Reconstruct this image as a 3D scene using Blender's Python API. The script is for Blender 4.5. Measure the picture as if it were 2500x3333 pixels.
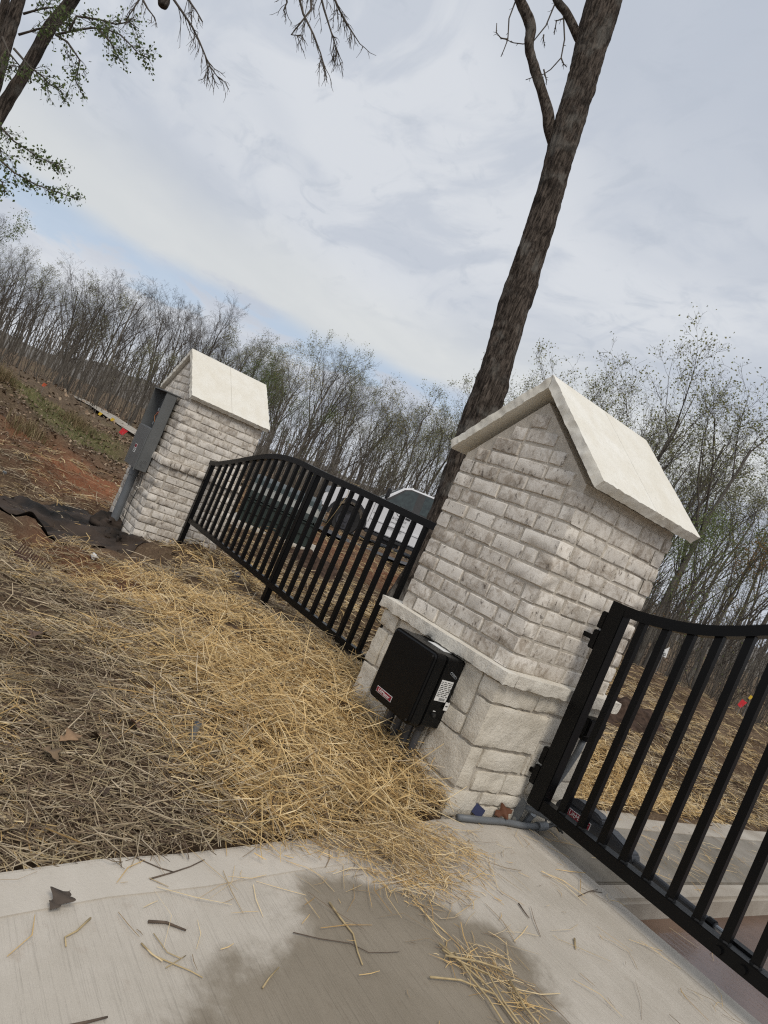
import bpy, bmesh, math, random
import numpy as np
from mathutils import Vector, Matrix, noise, Euler

for o in list(bpy.data.objects): bpy.data.objects.remove(o)
S = bpy.context.scene
COL = S.collection
rad = math.radians

# ------------------------------------------------------------------ camera
CAM = np.array([2.1669, -2.5842, 0.4882])
YAW, PITCH, ROLL, FPX, PW, PH = rad(-53.833), rad(-0.785), rad(23.222), 2311.0, 2500.0, 3333.0
def _axes():
    cy, sy = math.cos(YAW), math.sin(YAW)
    f = np.array([sy*math.cos(PITCH), cy*math.cos(PITCH), math.sin(PITCH)])
    r = np.array([cy, -sy, 0.0]); u = np.cross(r, f)
    c, s = math.cos(ROLL), math.sin(ROLL)
    return c*r + s*u, -s*r + c*u, f
AR, AU, AF = _axes()
cd = bpy.data.cameras.new('camera'); cam = bpy.data.objects.new('camera', cd); COL.objects.link(cam)
cd.sensor_fit = 'VERTICAL'; cd.sensor_height = 36.0; cd.lens = FPX/PH*36.0
cd.clip_start = 0.05; cd.clip_end = 3000
cam.matrix_world = Matrix(((AR[0], AU[0], -AF[0], CAM[0]), (AR[1], AU[1], -AF[1], CAM[1]), (AR[2], AU[2], -AF[2], CAM[2]), (0, 0, 0, 1)))
S.camera = cam

# ------------------------------------------------------------------ world, sun, exposure
SUN_EL, SUN_AZ = rad(52), rad(112)        # azimuth clockwise from +Y
w = bpy.data.worlds.new('World'); S.world = w; w.use_nodes = True
nt = w.node_tree; nt.nodes.clear()
def N(nt, typ, **kw):
    n = nt.nodes.new(typ)
    for k, v in kw.items():
        if k.startswith('i_'): n.inputs[k[2:]].default_value = v
        else: setattr(n, k, v)
    return n
def mth(nt, op, a, b=None, c=None, clamp=False):
    n = nt.nodes.new('ShaderNodeMath'); n.operation = op; n.use_clamp = clamp
    for i, v in enumerate((a, b, c)):
        if v is None: continue
        if isinstance(v, (int, float)): n.inputs[i].default_value = v
        else: nt.links.new(v, n.inputs[i])
    return n.outputs[0]
def sstep(nt, x, a, b):
    n = nt.nodes.new('ShaderNodeMapRange'); n.interpolation_type = 'SMOOTHSTEP'
    nt.links.new(x, n.inputs[0]); n.inputs[1].default_value = a; n.inputs[2].default_value = b
    return n.outputs[0]
def mix(nt, f, a, b, typ='MIX'):
    n = nt.nodes.new('ShaderNodeMix'); n.data_type = 'RGBA'; n.blend_type = typ
    for sock, v in ((n.inputs[0], f), (n.inputs[6], a), (n.inputs[7], b)):
        if isinstance(v, (int, float)): sock.default_value = v
        elif isinstance(v, tuple): sock.default_value = (*v[:3], 1)
        else: nt.links.new(v, sock)
    return n.outputs[2]
def tnoise(nt, vec, scale, detail=4, rough=.55, dist=0.0, dims='3D', w=None):
    n = nt.nodes.new('ShaderNodeTexNoise'); n.noise_dimensions = dims
    n.inputs['Scale'].default_value = scale; n.inputs['Detail'].default_value = detail
    n.inputs['Roughness'].default_value = rough; n.inputs['Distortion'].default_value = dist
    if vec is not None: nt.links.new(vec, n.inputs['Vector'])
    if w is not None: nt.links.new(w, n.inputs['W'])
    return n.outputs[0]
def vmap(nt, vec, scale=(1, 1, 1), rot=(0, 0, 0), loc=(0, 0, 0)):
    n = nt.nodes.new('ShaderNodeMapping'); nt.links.new(vec, n.inputs[0])
    n.inputs['Location'].default_value = loc; n.inputs['Rotation'].default_value = rot; n.inputs['Scale'].default_value = scale
    return n.outputs[0]
sky = N(nt, 'ShaderNodeTexSky', sky_type='NISHITA', sun_disc=False)
sky.sun_elevation = SUN_EL; sky.sun_rotation = SUN_AZ; sky.air_density = 1.0; sky.dust_density = 2.5; sky.ozone_density = 1.0
tc = N(nt, 'ShaderNodeTexCoord'); gen = tc.outputs['Generated']
sep = N(nt, 'ShaderNodeSeparateXYZ'); nt.links.new(gen, sep.inputs[0])
zz = sep.outputs[2]
elev = mth(nt, 'MULTIPLY', mth(nt, 'ARCSINE', zz), 57.2958)
# flat cloud deck: direction projected on a plane overhead
den = mth(nt, 'ADD', mth(nt, 'MAXIMUM', zz, 0.0), 0.12)
cx = mth(nt, 'DIVIDE', sep.outputs[0], den); cy = mth(nt, 'DIVIDE', sep.outputs[1], den)
cmb = N(nt, 'ShaderNodeCombineXYZ'); nt.links.new(cx, cmb.inputs[0]); nt.links.new(cy, cmb.inputs[1])
deck = cmb.outputs[0]
n1 = tnoise(nt, vmap(nt, deck, (.55, .55, 1), (0, 0, rad(35)), (3.1, 1.7, 0)), 1.0, 5, .5, .6)
n2 = tnoise(nt, vmap(nt, deck, (.35, 1.1, 1), (0, 0, rad(35)), (7.3, 2.2, 0)), 1.6, 6, .6, 1.0)
n3 = tnoise(nt, vmap(nt, gen, (1, 1, 3.2), loc=(1.3, .4, 0)), 5.0, 7, .6, .5)
n4 = tnoise(nt, vmap(nt, gen, (1, 1, 1.6), loc=(4.3, .9, 0)), 2.2, 4, .5, .4)
grey, light, cream, low = (4.05, 4.45, 5.15), (5.65, 5.9, 6.3), (6.3, 6.4, 6.2), (4.5, 4.85, 5.5)
c = mix(nt, sstep(nt, n1, .38, .60), grey, light)
n5 = tnoise(nt, vmap(nt, deck, (1.3, 2.2, 1), (0, 0, rad(20)), (2.2, 5.1, 0)), 1.5, 6, .55, .8)
c = mix(nt, mth(nt, 'MULTIPLY', sstep(nt, n2, .5, .78), .45), c, (6.0, 6.2, 6.45))
c = mix(nt, mth(nt, 'MULTIPLY', sstep(nt, n5, .47, .64), .65), c, (4.2, 4.6, 5.3))
n6 = tnoise(nt, vmap(nt, deck, (2.6, 3.4, 1), (0, 0, rad(35)), (9.2, 4.1, 0)), 2.0, 7, .62, 1.2)
c = mix(nt, mth(nt, 'MULTIPLY', sstep(nt, n6, .52, .72), .45), c, (4.0, 4.4, 5.05))
e2 = mth(nt, 'ADD', elev, mth(nt, 'MULTIPLY', mth(nt, 'SUBTRACT', n4, .5), 9.0))
band = mth(nt, 'MULTIPLY', sstep(nt, e2, 8.0, 12.0), sstep(nt, e2, 18.0, 13.0))
c = mix(nt, mth(nt, 'MULTIPLY', band, .62), c, cream)
# low clouds over the trees
e3 = mth(nt, 'ADD', elev, mth(nt, 'MULTIPLY', mth(nt, 'SUBTRACT', n3, .5), 12.0))
lowmix = sstep(nt, e3, 10.5, 8.0)
c = mix(nt, lowmix, c, mix(nt, sstep(nt, n3, .35, .65), low, (5.8, 6.0, 6.35)))
# a torn gap of clear sky in the west, low down
gap = mth(nt, 'MULTIPLY', sstep(nt, e3, 7.6, 8.8), sstep(nt, e2, 11.8, 10.0))
vd = N(nt, 'ShaderNodeVectorMath', operation='DOT_PRODUCT'); nt.links.new(gen, vd.inputs[0])
vd.inputs[1].default_value = (math.sin(rad(-78)), math.cos(rad(-78)), 0)
gap = mth(nt, 'MULTIPLY', gap, sstep(nt, vd.outputs['Value'], .72, .93))
blue = mix(nt, .7, sky.outputs[0], (4.2, 5.2, 6.6))
c = mix(nt, mth(nt, 'MULTIPLY', gap, .7), c, blue)
bg = N(nt, 'ShaderNodeBackground', i_Strength=0.1); nt.links.new(c, bg.inputs[0])
out = N(nt, 'ShaderNodeOutputWorld'); nt.links.new(bg.outputs[0], out.inputs[0])
sl = bpy.data.lights.new('sun', 'SUN'); sl.energy = 1.5; sl.angle = rad(25); sl.color = (1.0, .94, .85)
so = bpy.data.objects.new('sun', sl); COL.objects.link(so)
so.rotation_euler = Vector((math.sin(SUN_AZ)*math.cos(SUN_EL), math.cos(SUN_AZ)*math.cos(SUN_EL), math.sin(SUN_EL))).to_track_quat('Z', 'Y').to_euler()
S.cycles.filter_width = 1.2
S.cycles.use_denoising = False
S.view_settings.view_transform = 'Standard'; S.view_settings.look = 'None'
S.view_settings.exposure = 0.27; S.view_settings.gamma = 1.0; S.view_settings.use_curve_mapping = False

# ------------------------------------------------------------------ survey: points measured on known planes
def ray(px, py): return AF + (px-PW/2)/FPX*AR - (py-PH/2)/FPX*AU
def onax(px, py, ax, v):
    d = ray(px, py); return CAM + d*((v-CAM[ax])/d[ax])
def atD(px, py, D): return CAM + ray(px, py)*D

# ------------------------------------------------------------------ helpers
RNG = np.random.default_rng(7); random.seed(7)
def tag(o, label=None, cat=None, group=None, kind=None):
    for k, v in (('label', label), ('category', cat), ('group', group), ('kind', kind)):
        if v: o[k] = v
    return o
def link_mesh(name, me, mat=None, parent=None, loc=None, rot=None, scale=None):
    o = bpy.data.objects.new(name, me); COL.objects.link(o)
    if mat is not None and len(me.materials) == 0: me.materials.append(mat)
    if parent: o.parent = parent
    if loc is not None: o.location = loc
    if rot is not None: o.rotation_euler = rot
    if scale is not None: o.scale = scale
    return o
def empty(name, loc=(0, 0, 0), rz=0):
    o = bpy.data.objects.new(name, None); COL.objects.link(o); o.location = loc; o.rotation_euler = (0, 0, rz)
    o.empty_display_size = .1; return o
def smooth(me, on=True): me.polygons.foreach_set('use_smooth', [on]*len(me.polygons))

class MB:
    def __init__(s): s.v = []; s.f = []
    def add(s, vs, fs):
        k = len(s.v); s.v += [tuple(map(float, p)) for p in vs]; s.f += [tuple(i+k for i in f) for f in fs]; return s
    def box(s, a, b):
        x0, y0, z0 = a; x1, y1, z1 = b
        return s.add([(x0, y0, z0), (x1, y0, z0), (x1, y1, z0), (x0, y1, z0), (x0, y0, z1), (x1, y0, z1), (x1, y1, z1), (x0, y1, z1)],
                     [(0, 3, 2, 1), (4, 5, 6, 7), (0, 1, 5, 4), (1, 2, 6, 5), (2, 3, 7, 6), (3, 0, 4, 7)])
    def tube(s, pts, rs, n=8, caps=True):
        pts = [Vector(p) for p in pts]; m = len(pts)
        if not hasattr(rs, '__len__'): rs = [rs]*m
        up = None; vs = []
        for i in range(m):
            t = (pts[min(i+1, m-1)]-pts[max(i-1, 0)]).normalized()
            if up is None: up = t.orthogonal().normalized()
            else: up = (up-t*up.dot(t)); up = up.normalized() if up.length > 1e-6 else t.orthogonal().normalized()
            q = t.cross(up)
            for k in range(n):
                a = 2*math.pi*k/n; vs.append(pts[i]+(up*math.cos(a)+q*math.sin(a))*rs[i])
        fs = [(i*n+k, i*n+(k+1) % n, (i+1)*n+(k+1) % n, (i+1)*n+k) for i in range(m-1) for k in range(n)]
        if caps: fs += [tuple(range(n-1, -1, -1)), tuple((m-1)*n+k for k in range(n))]
        return s.add(vs, fs)
    def prism(s, poly, axis, a, b):      # 2-D outline extruded along an axis
        n = len(poly)
        def P(u, v, t): return {0: (t, u, v), 1: (u, t, v), 2: (u, v, t)}[axis]
        vs = [P(u, v, a) for u, v in poly]+[P(u, v, b) for u, v in poly]
        fs = [tuple(range(n-1, -1, -1)), tuple(range(n, 2*n))]+[(i, (i+1) % n, n+(i+1) % n, n+i) for i in range(n)]
        return s.add(vs, fs)
    def mesh(s, name, fix=True):
        me = bpy.data.meshes.new(name); me.from_pydata(s.v, [], s.f); me.validate()
        if fix:
            b = bmesh.new(); b.from_mesh(me); bmesh.ops.recalc_face_normals(b, faces=b.faces); b.to_mesh(me); b.free()
        return me
    def build(s, name, mat, parent=None, sm=False, bevel=0, fix=True, segs=2):
        me = s.mesh(name, fix)
        if bevel:
            b = bmesh.new(); b.from_mesh(me)
            bmesh.ops.bevel(b, geom=[e for e in b.edges if len(e.link_faces) == 2 and e.calc_face_angle(0) > .4], offset=bevel, segments=segs, affect='EDGES', clamp_overlap=True)
            b.to_mesh(me); b.free()
        if sm: smooth(me)
        return link_mesh(name, me, mat, parent)
def np_mesh(name, V, F, col=None):
    me = bpy.data.meshes.new(name); V = np.asarray(V, np.float32); F = np.asarray(F, np.int32)
    k = F.shape[1]
    me.vertices.add(len(V)); me.vertices.foreach_set('co', V.ravel())
    me.loops.add(F.size); me.loops.foreach_set('vertex_index', F.ravel())
    me.polygons.add(len(F)); me.polygons.foreach_set('loop_start', np.arange(0, F.size, k, dtype=np.int32))
    me.update(calc_edges=True)
    if col is not None:
        at = me.color_attributes.new('tint', 'FLOAT_COLOR', 'POINT')
        at.data.foreach_set('color', np.concatenate([np.asarray(col, np.float32), np.ones((len(V), 1), np.float32)], 1).ravel())
    return me
def fbm(p, sc, o=3): return noise.fractal(Vector(p)*sc, 1.0, 2.0, o)
def rock_box(a, b, cell, amp, sc=14.0, rnd=.012, sides=None, xf=None):
    """Box of subdivided faces, edges eased by rnd, faces roughened by amp. sides: which of '-x +x -y +y -z +z' are roughened."""
    a = Vector(a); b = Vector(b); n = [max(1, round((b[i]-a[i])/cell)) for i in range(3)]
    idx = {}; V = []; F = []
    def vid(i, j, k):
        key = (i, j, k)
        if key not in idx:
            p = Vector((a[0]+(b[0]-a[0])*i/n[0], a[1]+(b[1]-a[1])*j/n[1], a[2]+(b[2]-a[2])*k/n[2]))
            d = Vector((0, 0, 0)); cnt = 0
            for ax, t in enumerate((i, j, k)):
                nm = ('-x +x', '-y +y', '-z +z')[ax].split()
                if t == 0 and (sides is None or nm[0] in sides): d[ax] -= 1; cnt += 1
                if t == n[ax] and (sides is None or nm[1] in sides): d[ax] += 1; cnt += 1
            q = p.copy()
            if cnt:
                h = fbm(p, sc, 4)*amp+fbm(p+Vector((9, 4, 2)), sc*.35, 2)*amp*.8
                q += d.normalized()*h
                if cnt > 1: q -= d*(rnd*(.6+.8*abs(fbm(p, sc*2, 2))))
            idx[key] = len(V); V.append(q)
        return idx[key]
    for j in range(n[1]):
        for k in range(n[2]):
            F.append((vid(0, j, k), vid(0, j, k+1), vid(0, j+1, k+1), vid(0, j+1, k)))
            F.append((vid(n[0], j, k), vid(n[0], j+1, k), vid(n[0], j+1, k+1), vid(n[0], j, k+1)))
    for i in range(n[0]):
        for k in range(n[2]):
            F.append((vid(i, 0, k), vid(i+1, 0, k), vid(i+1, 0, k+1), vid(i, 0, k+1)))
            F.append((vid(i, n[1], k), vid(i, n[1], k+1), vid(i+1, n[1], k+1), vid(i+1, n[1], k)))
    for i in range(n[0]):
        for j in range(n[1]):
            F.append((vid(i, j, 0), vid(i, j+1, 0), vid(i+1, j+1, 0), vid(i+1, j, 0)))
            F.append((vid(i, j, n[2]), vid(i+1, j, n[2]), vid(i+1, j+1, n[2]), vid(i, j+1, n[2])))
    m = MB(); m.v = [tuple(xf @ p) if xf else tuple(p) for p in V]; m.f = F
    return m

# ------------------------------------------------------------------ materials
def new_mat(name):
    m = bpy.data.materials.new(name); m.use_nodes = True; t = m.node_tree
    b = t.nodes['Principled BSDF']; return m, t, b
def pos(t): return t.nodes.new('ShaderNodeNewGeometry').outputs['Position']
def bump(t, b, h, strength=.4, dist=.01):
    n = t.nodes.new('ShaderNodeBump'); n.inputs['Strength'].default_value = strength; n.inputs['Distance'].default_value = dist
    t.links.new(h, n.inputs['Height']); t.links.new(n.outputs[0], b.inputs['Normal'])
def setc(t, b, c):
    if isinstance(c, tuple): b.inputs['Base Color'].default_value = (*c, 1)
    else: t.links.new(c, b.inputs['Base Color'])
def simple(name, c, rough=.6, metal=0.0, var=.15, sc=8, bmp=0.0, spec=.5, c2=None):
    m, t, b = new_mat(name); p = pos(t); n = tnoise(t, p, sc, 5, .6)
    c2 = c2 or tuple(x*(1-var*2) for x in c)
    setc(t, b, mix(t, sstep(t, n, .3, .7), c2, c))
    b.inputs['Roughness'].default_value = rough; b.inputs['Metallic'].default_value = metal; b.inputs['Specular IOR Level'].default_value = spec
    if bmp: bump(t, b, tnoise(t, p, sc*12, 3), bmp, .004)
    return m
def brick_mat():
    m, t, b = new_mat('whitewashed_brick'); p = pos(t)
    oi = t.nodes.new('ShaderNodeObjectInfo'); r = oi.outputs['Random']
    off = N(t, 'ShaderNodeVectorMath', operation='ADD'); t.links.new(p, off.inputs[0])
    cb = N(t, 'ShaderNodeCombineXYZ'); t.links.new(mth(t, 'MULTIPLY', r, 50.0), cb.inputs[0]); t.links.new(cb.outputs[0], off.inputs[1])
    q = off.outputs[0]
    n1 = tnoise(t, q, 24, 7, .7, .5); n2 = tnoise(t, q, 85, 5, .7); n3 = tnoise(t, vmap(t, q, (1, 1, .45)), 42, 4, .65, .5)
    brown = mix(t, r, (.38, .325, .265), (.50, .44, .365))
    f = mth(t, 'ADD', sstep(t, n1, .30, .62), mth(t, 'MULTIPLY', mth(t, 'SUBTRACT', r, .42), .75), clamp=True)
    c = mix(t, mth(t, 'MULTIPLY', f, .92), brown, (.74, .69, .62))
    c = mix(t, mth(t, 'MULTIPLY', sstep(t, n2, .62, .78), .5), c, (.72, .69, .635))
    spots = mth(t, 'MULTIPLY', sstep(t, n3, .585, .66), sstep(t, n1, .66, .44))
    c = mix(t, mth(t, 'MULTIPLY', spots, .8), c, (.11, .09, .075))
    setc(t, b, c); b.inputs['Roughness'].default_value = .92; b.inputs['Specular IOR Level'].default_value = .15
    n9 = tnoise(t, q, 210, 4, .7)
    c = mix(t, mth(t, 'MULTIPLY', sstep(t, n9, .5, .3), .4), c, (.20, .165, .13)); setc(t, b, c)
    bump(t, b, mth(t, 'ADD', mth(t, 'MULTIPLY', n2, .5), n9), .55, .003)
    return m
def limestone(name, a, c2, bstr=.9, sc=40):
    m, t, b = new_mat(name); p = pos(t)
    oi = t.nodes.new('ShaderNodeObjectInfo').outputs['Random']
    n1 = tnoise(t, p, 7, 5, .6); n2 = tnoise(t, p, sc, 8, .72, .3)
    c = mix(t, sstep(t, n1, .3, .7), c2, a); c = mix(t, mth(t, 'MULTIPLY', oi, .35), c, (c2[0]*.92, c2[1]*.9, c2[2]*.86))
    c = mix(t, mth(t, 'MULTIPLY', sstep(t, n2, .52, .3), .35), c, tuple(x*.7 for x in c2))
    setc(t, b, c); b.inputs['Roughness'].default_value = .9; b.inputs['Specular IOR Level'].default_value = .2
    bump(t, b, n2, bstr, .02); return m
def concrete(name, base, dark, wet=False, broom=True):
    m, t, b = new_mat(name); p = pos(t)
    n1 = tnoise(t, p, 2.2, 6, .6, .3); n2 = tnoise(t, p, 90, 4, .7); n5 = tnoise(t, p, 14, 5, .65)
    c = mix(t, sstep(t, n1, .3, .72), dark, base); c = mix(t, mth(t, 'MULTIPLY', sstep(t, n2, .6, .75), .35), c, tuple(x*.6 for x in dark))
    c = mix(t, mth(t, 'MULTIPLY', sstep(t, n5, .58, .75), .25), c, (.30, .22, .16))
    h = n2; rgh = None
    if broom:
        br = tnoise(t, vmap(t, p, (5, 210, 1), (0, 0, rad(-3))), 1.0, 4, .7)
        h = mth(t, 'ADD', mth(t, 'MULTIPLY', br, 1.3), mth(t, 'MULTIPLY', n2, .6))
        c = mix(t, mth(t, 'MULTIPLY', sstep(t, br, .5, .3), .42), c, tuple(x*.62 for x in dark))
    if wet:                                      # a spill soaking into the slab: soft edge, ragged outline
        wn = tnoise(t, p, 5, 5, .6, .3); tot = None
        sp = N(t, 'ShaderNodeSeparateXYZ'); t.links.new(p, sp.inputs[0])
        for (x, y, rx, ry) in ((1.02, -.98, .34, .46), (.72, -.93, .24, .2), (.84, -.66, .2, .2), (1.12, -1.36, .26, .36), (1.3, -.8, .36, .26), (.66, -.74, .1, .12)):
            dx = mth(t, 'DIVIDE', mth(t, 'SUBTRACT', sp.outputs[0], x), rx); dy = mth(t, 'DIVIDE', mth(t, 'SUBTRACT', sp.outputs[1], y), ry)
            d = mth(t, 'ADD', mth(t, 'MULTIPLY', dx, dx), mth(t, 'MULTIPLY', dy, dy))
            g = mth(t, 'DIVIDE', 1.0, mth(t, 'ADD', 1.0, mth(t, 'MULTIPLY', d, d)))
            tot = g if tot is None else mth(t, 'ADD', tot, g)
        wf = sstep(t, mth(t, 'ADD', tot, mth(t, 'MULTIPLY', mth(t, 'SUBTRACT', wn, .5), 1.6)), .36, .95)
        wf = mth(t, 'MULTIPLY', wf, .88)
        c = mix(t, wf, c, mix(t, 1.0, c, (.42, .385, .33), 'MULTIPLY'))
        rgh = mth(t, 'SUBTRACT', .9, mth(t, 'MULTIPLY', wf, .25))
    setc(t, b, c); b.inputs['Roughness'].default_value = .9; b.inputs['Specular IOR Level'].default_value = .25
    if rgh is not None: t.links.new(rgh, b.inputs['Roughness'])
    bump(t, b, h, .45, .004); return m
def tint_mat(name, rough=.8, spec=.2, trans=0.0, gain=1.0):
    m, t, b = new_mat(name); a = t.nodes.new('ShaderNodeAttribute'); a.attribute_name = 'tint'
    n = tnoise(t, pos(t), 60, 2)
    cc = mix(t, 1.0, a.outputs['Color'], mix(t, n, (.7*gain,)*3, (1.15*gain,)*3), 'MULTIPLY'); setc(t, b, cc)
    if trans:
        tr = t.nodes.new('ShaderNodeBsdfTranslucent'); t.links.new(cc, tr.inputs[0]); mx = t.nodes.new('ShaderNodeMixShader'); mx.inputs[0].default_value = trans
        t.links.new(b.outputs[0], mx.inputs[1]); t.links.new(tr.outputs[0], mx.inputs[2]); t.links.new(mx.outputs[0], t.nodes['Material Output'].inputs[0])
    b.inputs['Roughness'].default_value = rough; b.inputs['Specular IOR Level'].default_value = spec
    return m
def bark_mat(name, a, c2, sc=1.0):
    m, t, b = new_mat(name); p = pos(t)
    n = tnoise(t, vmap(t, p, (14*sc, 14*sc, 2.2*sc)), 2.0, 7, .7, .6); n2 = tnoise(t, p, 3, 3)
    c = mix(t, sstep(t, n, .35, .68), c2, a); c = mix(t, mth(t, 'MULTIPLY', sstep(t, n2, .5, .66), .5), c, (.19, .18, .16)); n3 = tnoise(t, vmap(t, p, (1, 1, 2.2)), 2.4, 4); c = mix(t, mth(t, 'MULTIPLY', sstep(t, n3, .5, .32), .6), c, tuple(x*.9 for x in c2))
    setc(t, b, c); b.inputs['Roughness'].default_value = .95; b.inputs['Specular IOR Level'].default_value = .1
    bump(t, b, n, .9, .03); return m
M = {}
M['brick'] = brick_mat()
M['mortar'] = simple('mortar', (.60, .545, .465), .95, var=.1, sc=30, bmp=.9, spec=.1)
M['stone'] = limestone('split_limestone', (.76, .71, .62), (.65, .595, .50), .55, 48)
M['ledge'] = limestone('hewn_limestone', (.78, .74, .655), (.68, .63, .545), .5, 50)
M['cap'] = limestone('sawn_limestone', (.80, .775, .705), (.73, .69, .60), .12, 60)
M['black'] = simple('black_gloss_paint', (.003, .003, .0033), .34, var=.1, spec=.2)
M['plastic'] = simple('black_plastic', (.004, .004, .0043), .38, var=.1, bmp=.02, spec=.22)
M['darkgrey'] = simple('charcoal_plastic', (.05, .052, .058), .4, var=.1)
M['slab'] = concrete('broomed_concrete', (.56, .51, .44), (.45, .405, .34), wet=True)
M['edge'] = concrete('trowelled_concrete', (.575, .525, .455), (.47, .425, .36), broom=False)
M['walk'] = concrete('damp_concrete', (.29, .26, .22), (.17, .15, .12))
M['kerbtop'] = concrete('kerb_concrete', (.45, .41, .35), (.31, .27, .22), broom=False)
M['mud'] = simple('muddy_pavement', (.13, .075, .05), .35, var=.2, sc=4, bmp=.2)
M['pvc'] = simple('grey_pvc', (.145, .155, .165), .5, var=.08)
M['meter'] = simple('grey_enamel', (.135, .14, .14), .42, var=.05)
M['meterin'] = simple('grey_enamel_inside', (.10, .105, .107), .5, var=.05)
M['galv'] = simple('galvanised_steel', (.42, .45, .48), .38, metal=.7, var=.15, sc=25)
M['straw'] = tint_mat('straw', .75, .25)
M['leaf'] = tint_mat('dry_leaf', .7, .25)
M['bark'] = bark_mat('furrowed_bark', (.145, .118, .097), (.016, .0125, .0105), 1.3)
M['barkfar'] = bark_mat('young_bark', (.185, .168, .145), (.10, .088, .075), .6)
M['twig'] = simple('twig_bark', (.12, .104, .088), .9, var=.2, sc=3, spec=.1)
M['bud'] = tint_mat('spring_leaf', .6, .3, .5, 1.15)
M['white'] = simple('white_car_paint', (.72, .72, .73), .25, var=.03)
M['glass'] = simple('tinted_glass', (.03, .045, .042), .05, var=.3, spec=.8)
M['rubber'] = simple('tyre_rubber', (.018, .017, .017), .8, var=.2)
M['trim'] = simple('black_trim', (.02, .02, .022), .55)
M['rim'] = simple('dark_alloy', (.10, .10, .11), .4, metal=.6)
M['red'] = simple('red_flag_vinyl', (.65, .03, .04), .5, var=.1)
M['yellow'] = simple('yellow_flag_vinyl', (.75, .5, .04), .5, var=.1)
M['whiteplain'] = simple('white_plastic', (.78, .78, .76), .5, var=.04)
M['wood'] = simple('sawn_pine', (.52, .40, .24), .8, var=.15, sc=20)
M['fabric'] = simple('black_landscape_fabric', (.065, .047, .036), .85, sc=2.4, bmp=.35, spec=.2, c2=(.010, .0095, .009))
M['green'] = simple('dark_green_enamel', (.032, .045, .04), .33, var=.1)
M['rust'] = simple('rusty_steel', (.12, .06, .04), .8, var=.3)
M['redwood'] = simple('red_painted_wood', (.30, .10, .075), .7, var=.2)
M['labelred'] = simple('crimson_label', (.24, .012, .03), .4, var=.05)
M['ink'] = simple('black_ink', (.02, .02, .02), .6)
M['asphalt'] = simple('asphalt', (.09, .09, .095), .9, var=.2, sc=12, bmp=.3)
M['copper'] = simple('copper', (.4, .17, .08), .4, metal=.9)
M['bluefoil'] = simple('blue_printed_foil', (.012, .018, .07), .35)
# ------------------------------------------------------------------ ground
CTRL = np.array([
 (.25,-1,-.715),(.4,-2,-.725),(.1,-.3,-.715),(0,.1,-.715),(.9,-3.5,-.74),(-.4,-1.2,-.69),(-.25,-.45,-.665),(-.6,-.35,-.60),(-.5,-.1,-.565),(-.24,-.1,-.61),(-.04,-.12,-.68),(-.95,-.15,-.56),(-.9,.4,-.575),(-1.4,.4,-.60),
 (-.9,-.8,-.62),(-1.5,-.8,-.66),(-1.2,-1.6,-.72),(-.3,-2.2,-.735),(-1.5,-2.6,-.76),(-3.05,.4,-.785),(-3,-1,-.83),(-5.2,.4,-.875),(-5.35,-.1,-.985),(-4.5,-1,-.95),(-6.3,-.4,-1.02),
 (-7.5,-1,-1.01),(-4,-2.4,-.93),(-10,-.3,-.97),(-9,-3,-.85),(-12,-1.2,-.72),(-14,-1.0,-.28),(-16,-.9,-.07),(-16,-3,.25),(-13,-4,-.1),(-18,.6,-.55),(-20,-4,.6),(-20,2.6,-1.08),(-23,4,-1.15),
 (-17,1.6,-1.0),(-14,1.2,-.98),(-28,6,-1.02),(-30,2,-.55),(-12,3,-.93),(-8.3,3.4,-.89),(-6.1,4.3,-.86),(-4.5,1.5,-.84),(-3,3,-.82),(-6.5,1.6,-.88),(-10,7,-.86),(-15,9.1,-.91),(-14,11,-.91),(-12.8,8.3,-.93),(-20,14,-.85),
 (-1.5,2.5,-.74),(-.4,1.2,-.755),(-.35,3,-.75),(-.5,5.5,-.74),(-1.2,6,-.68),(-3,5.8,-.70),(-6,8,-.74),(-8.5,13.2,-.75),(-6.8,13.6,-.76),(-4.2,12.6,-.78),(-1.5,11,-.8),(-10,13,-.78),
 (-10,16.5,-1.6),(-7,17,-1.8),(-3,16,-1.8),(1,14,-1.6),(-14,19,-1.7),(-10,26,-3.2),(0,26,-3),(-22,28,-2.2),(-36,20,-1.4),(-45,5,-1.2),(-45,-12,.4),(-30,-14,1.2),(-70,10,-.5),(-50,45,-3),(-10,60,-4),
 (3,5,-.9),(6,3,-.9),(3,-6,-.8),(7,-8,-.85),(-3,-8,-.7),(-12,-12,.3),(10,20,-2)], float)
def _idw(x, y):
    x = np.asarray(x, float); y = np.asarray(y, float)
    d2 = (x[..., None]-CTRL[:, 0])**2+(y[..., None]-CTRL[:, 1])**2
    cdist = np.hypot(CTRL[:, 0]-CAM[0], CTRL[:, 1]-CAM[1])
    s2 = (.10*cdist+.05)**2
    wgt = 1.0/(d2+s2*.35)**1.7
    return (wgt*CTRL[:, 2]).sum(-1)/wgt.sum(-1)
_wv = [(RNG.normal(0, 1, 2), RNG.uniform(0, 6.28), f, a) for f, a in [(.35, .022)]*3+[(1.1, .02)]*5+[(2.8, .014)]*6+[(6.5, .008)]*6]
def _rough(x, y):
    z = 0
    for d, ph, f, a in _wv:
        d = d/np.linalg.norm(d); z = z+a*np.sin((x*d[0]+y*d[1])*f*3+ph+1.5*np.sin((x*d[1]-y*d[0])*f*1.3+ph*2))
    return z
SLAB = [(-.02, .10), (.07, -.15), (.20, -.62), (.287, -1.1), (.361, -1.45), (.401, -1.74), (.458, -1.98), (.72, -3), (1.4, -5), (2.2, -9)]   # left edge of the concrete apron
_sx = np.array([p[0] for p in SLAB])[::-1]; _sy = np.array([p[1] for p in SLAB])[::-1]
def edge_x(y): return np.interp(y, _sy, _sx)
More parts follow.
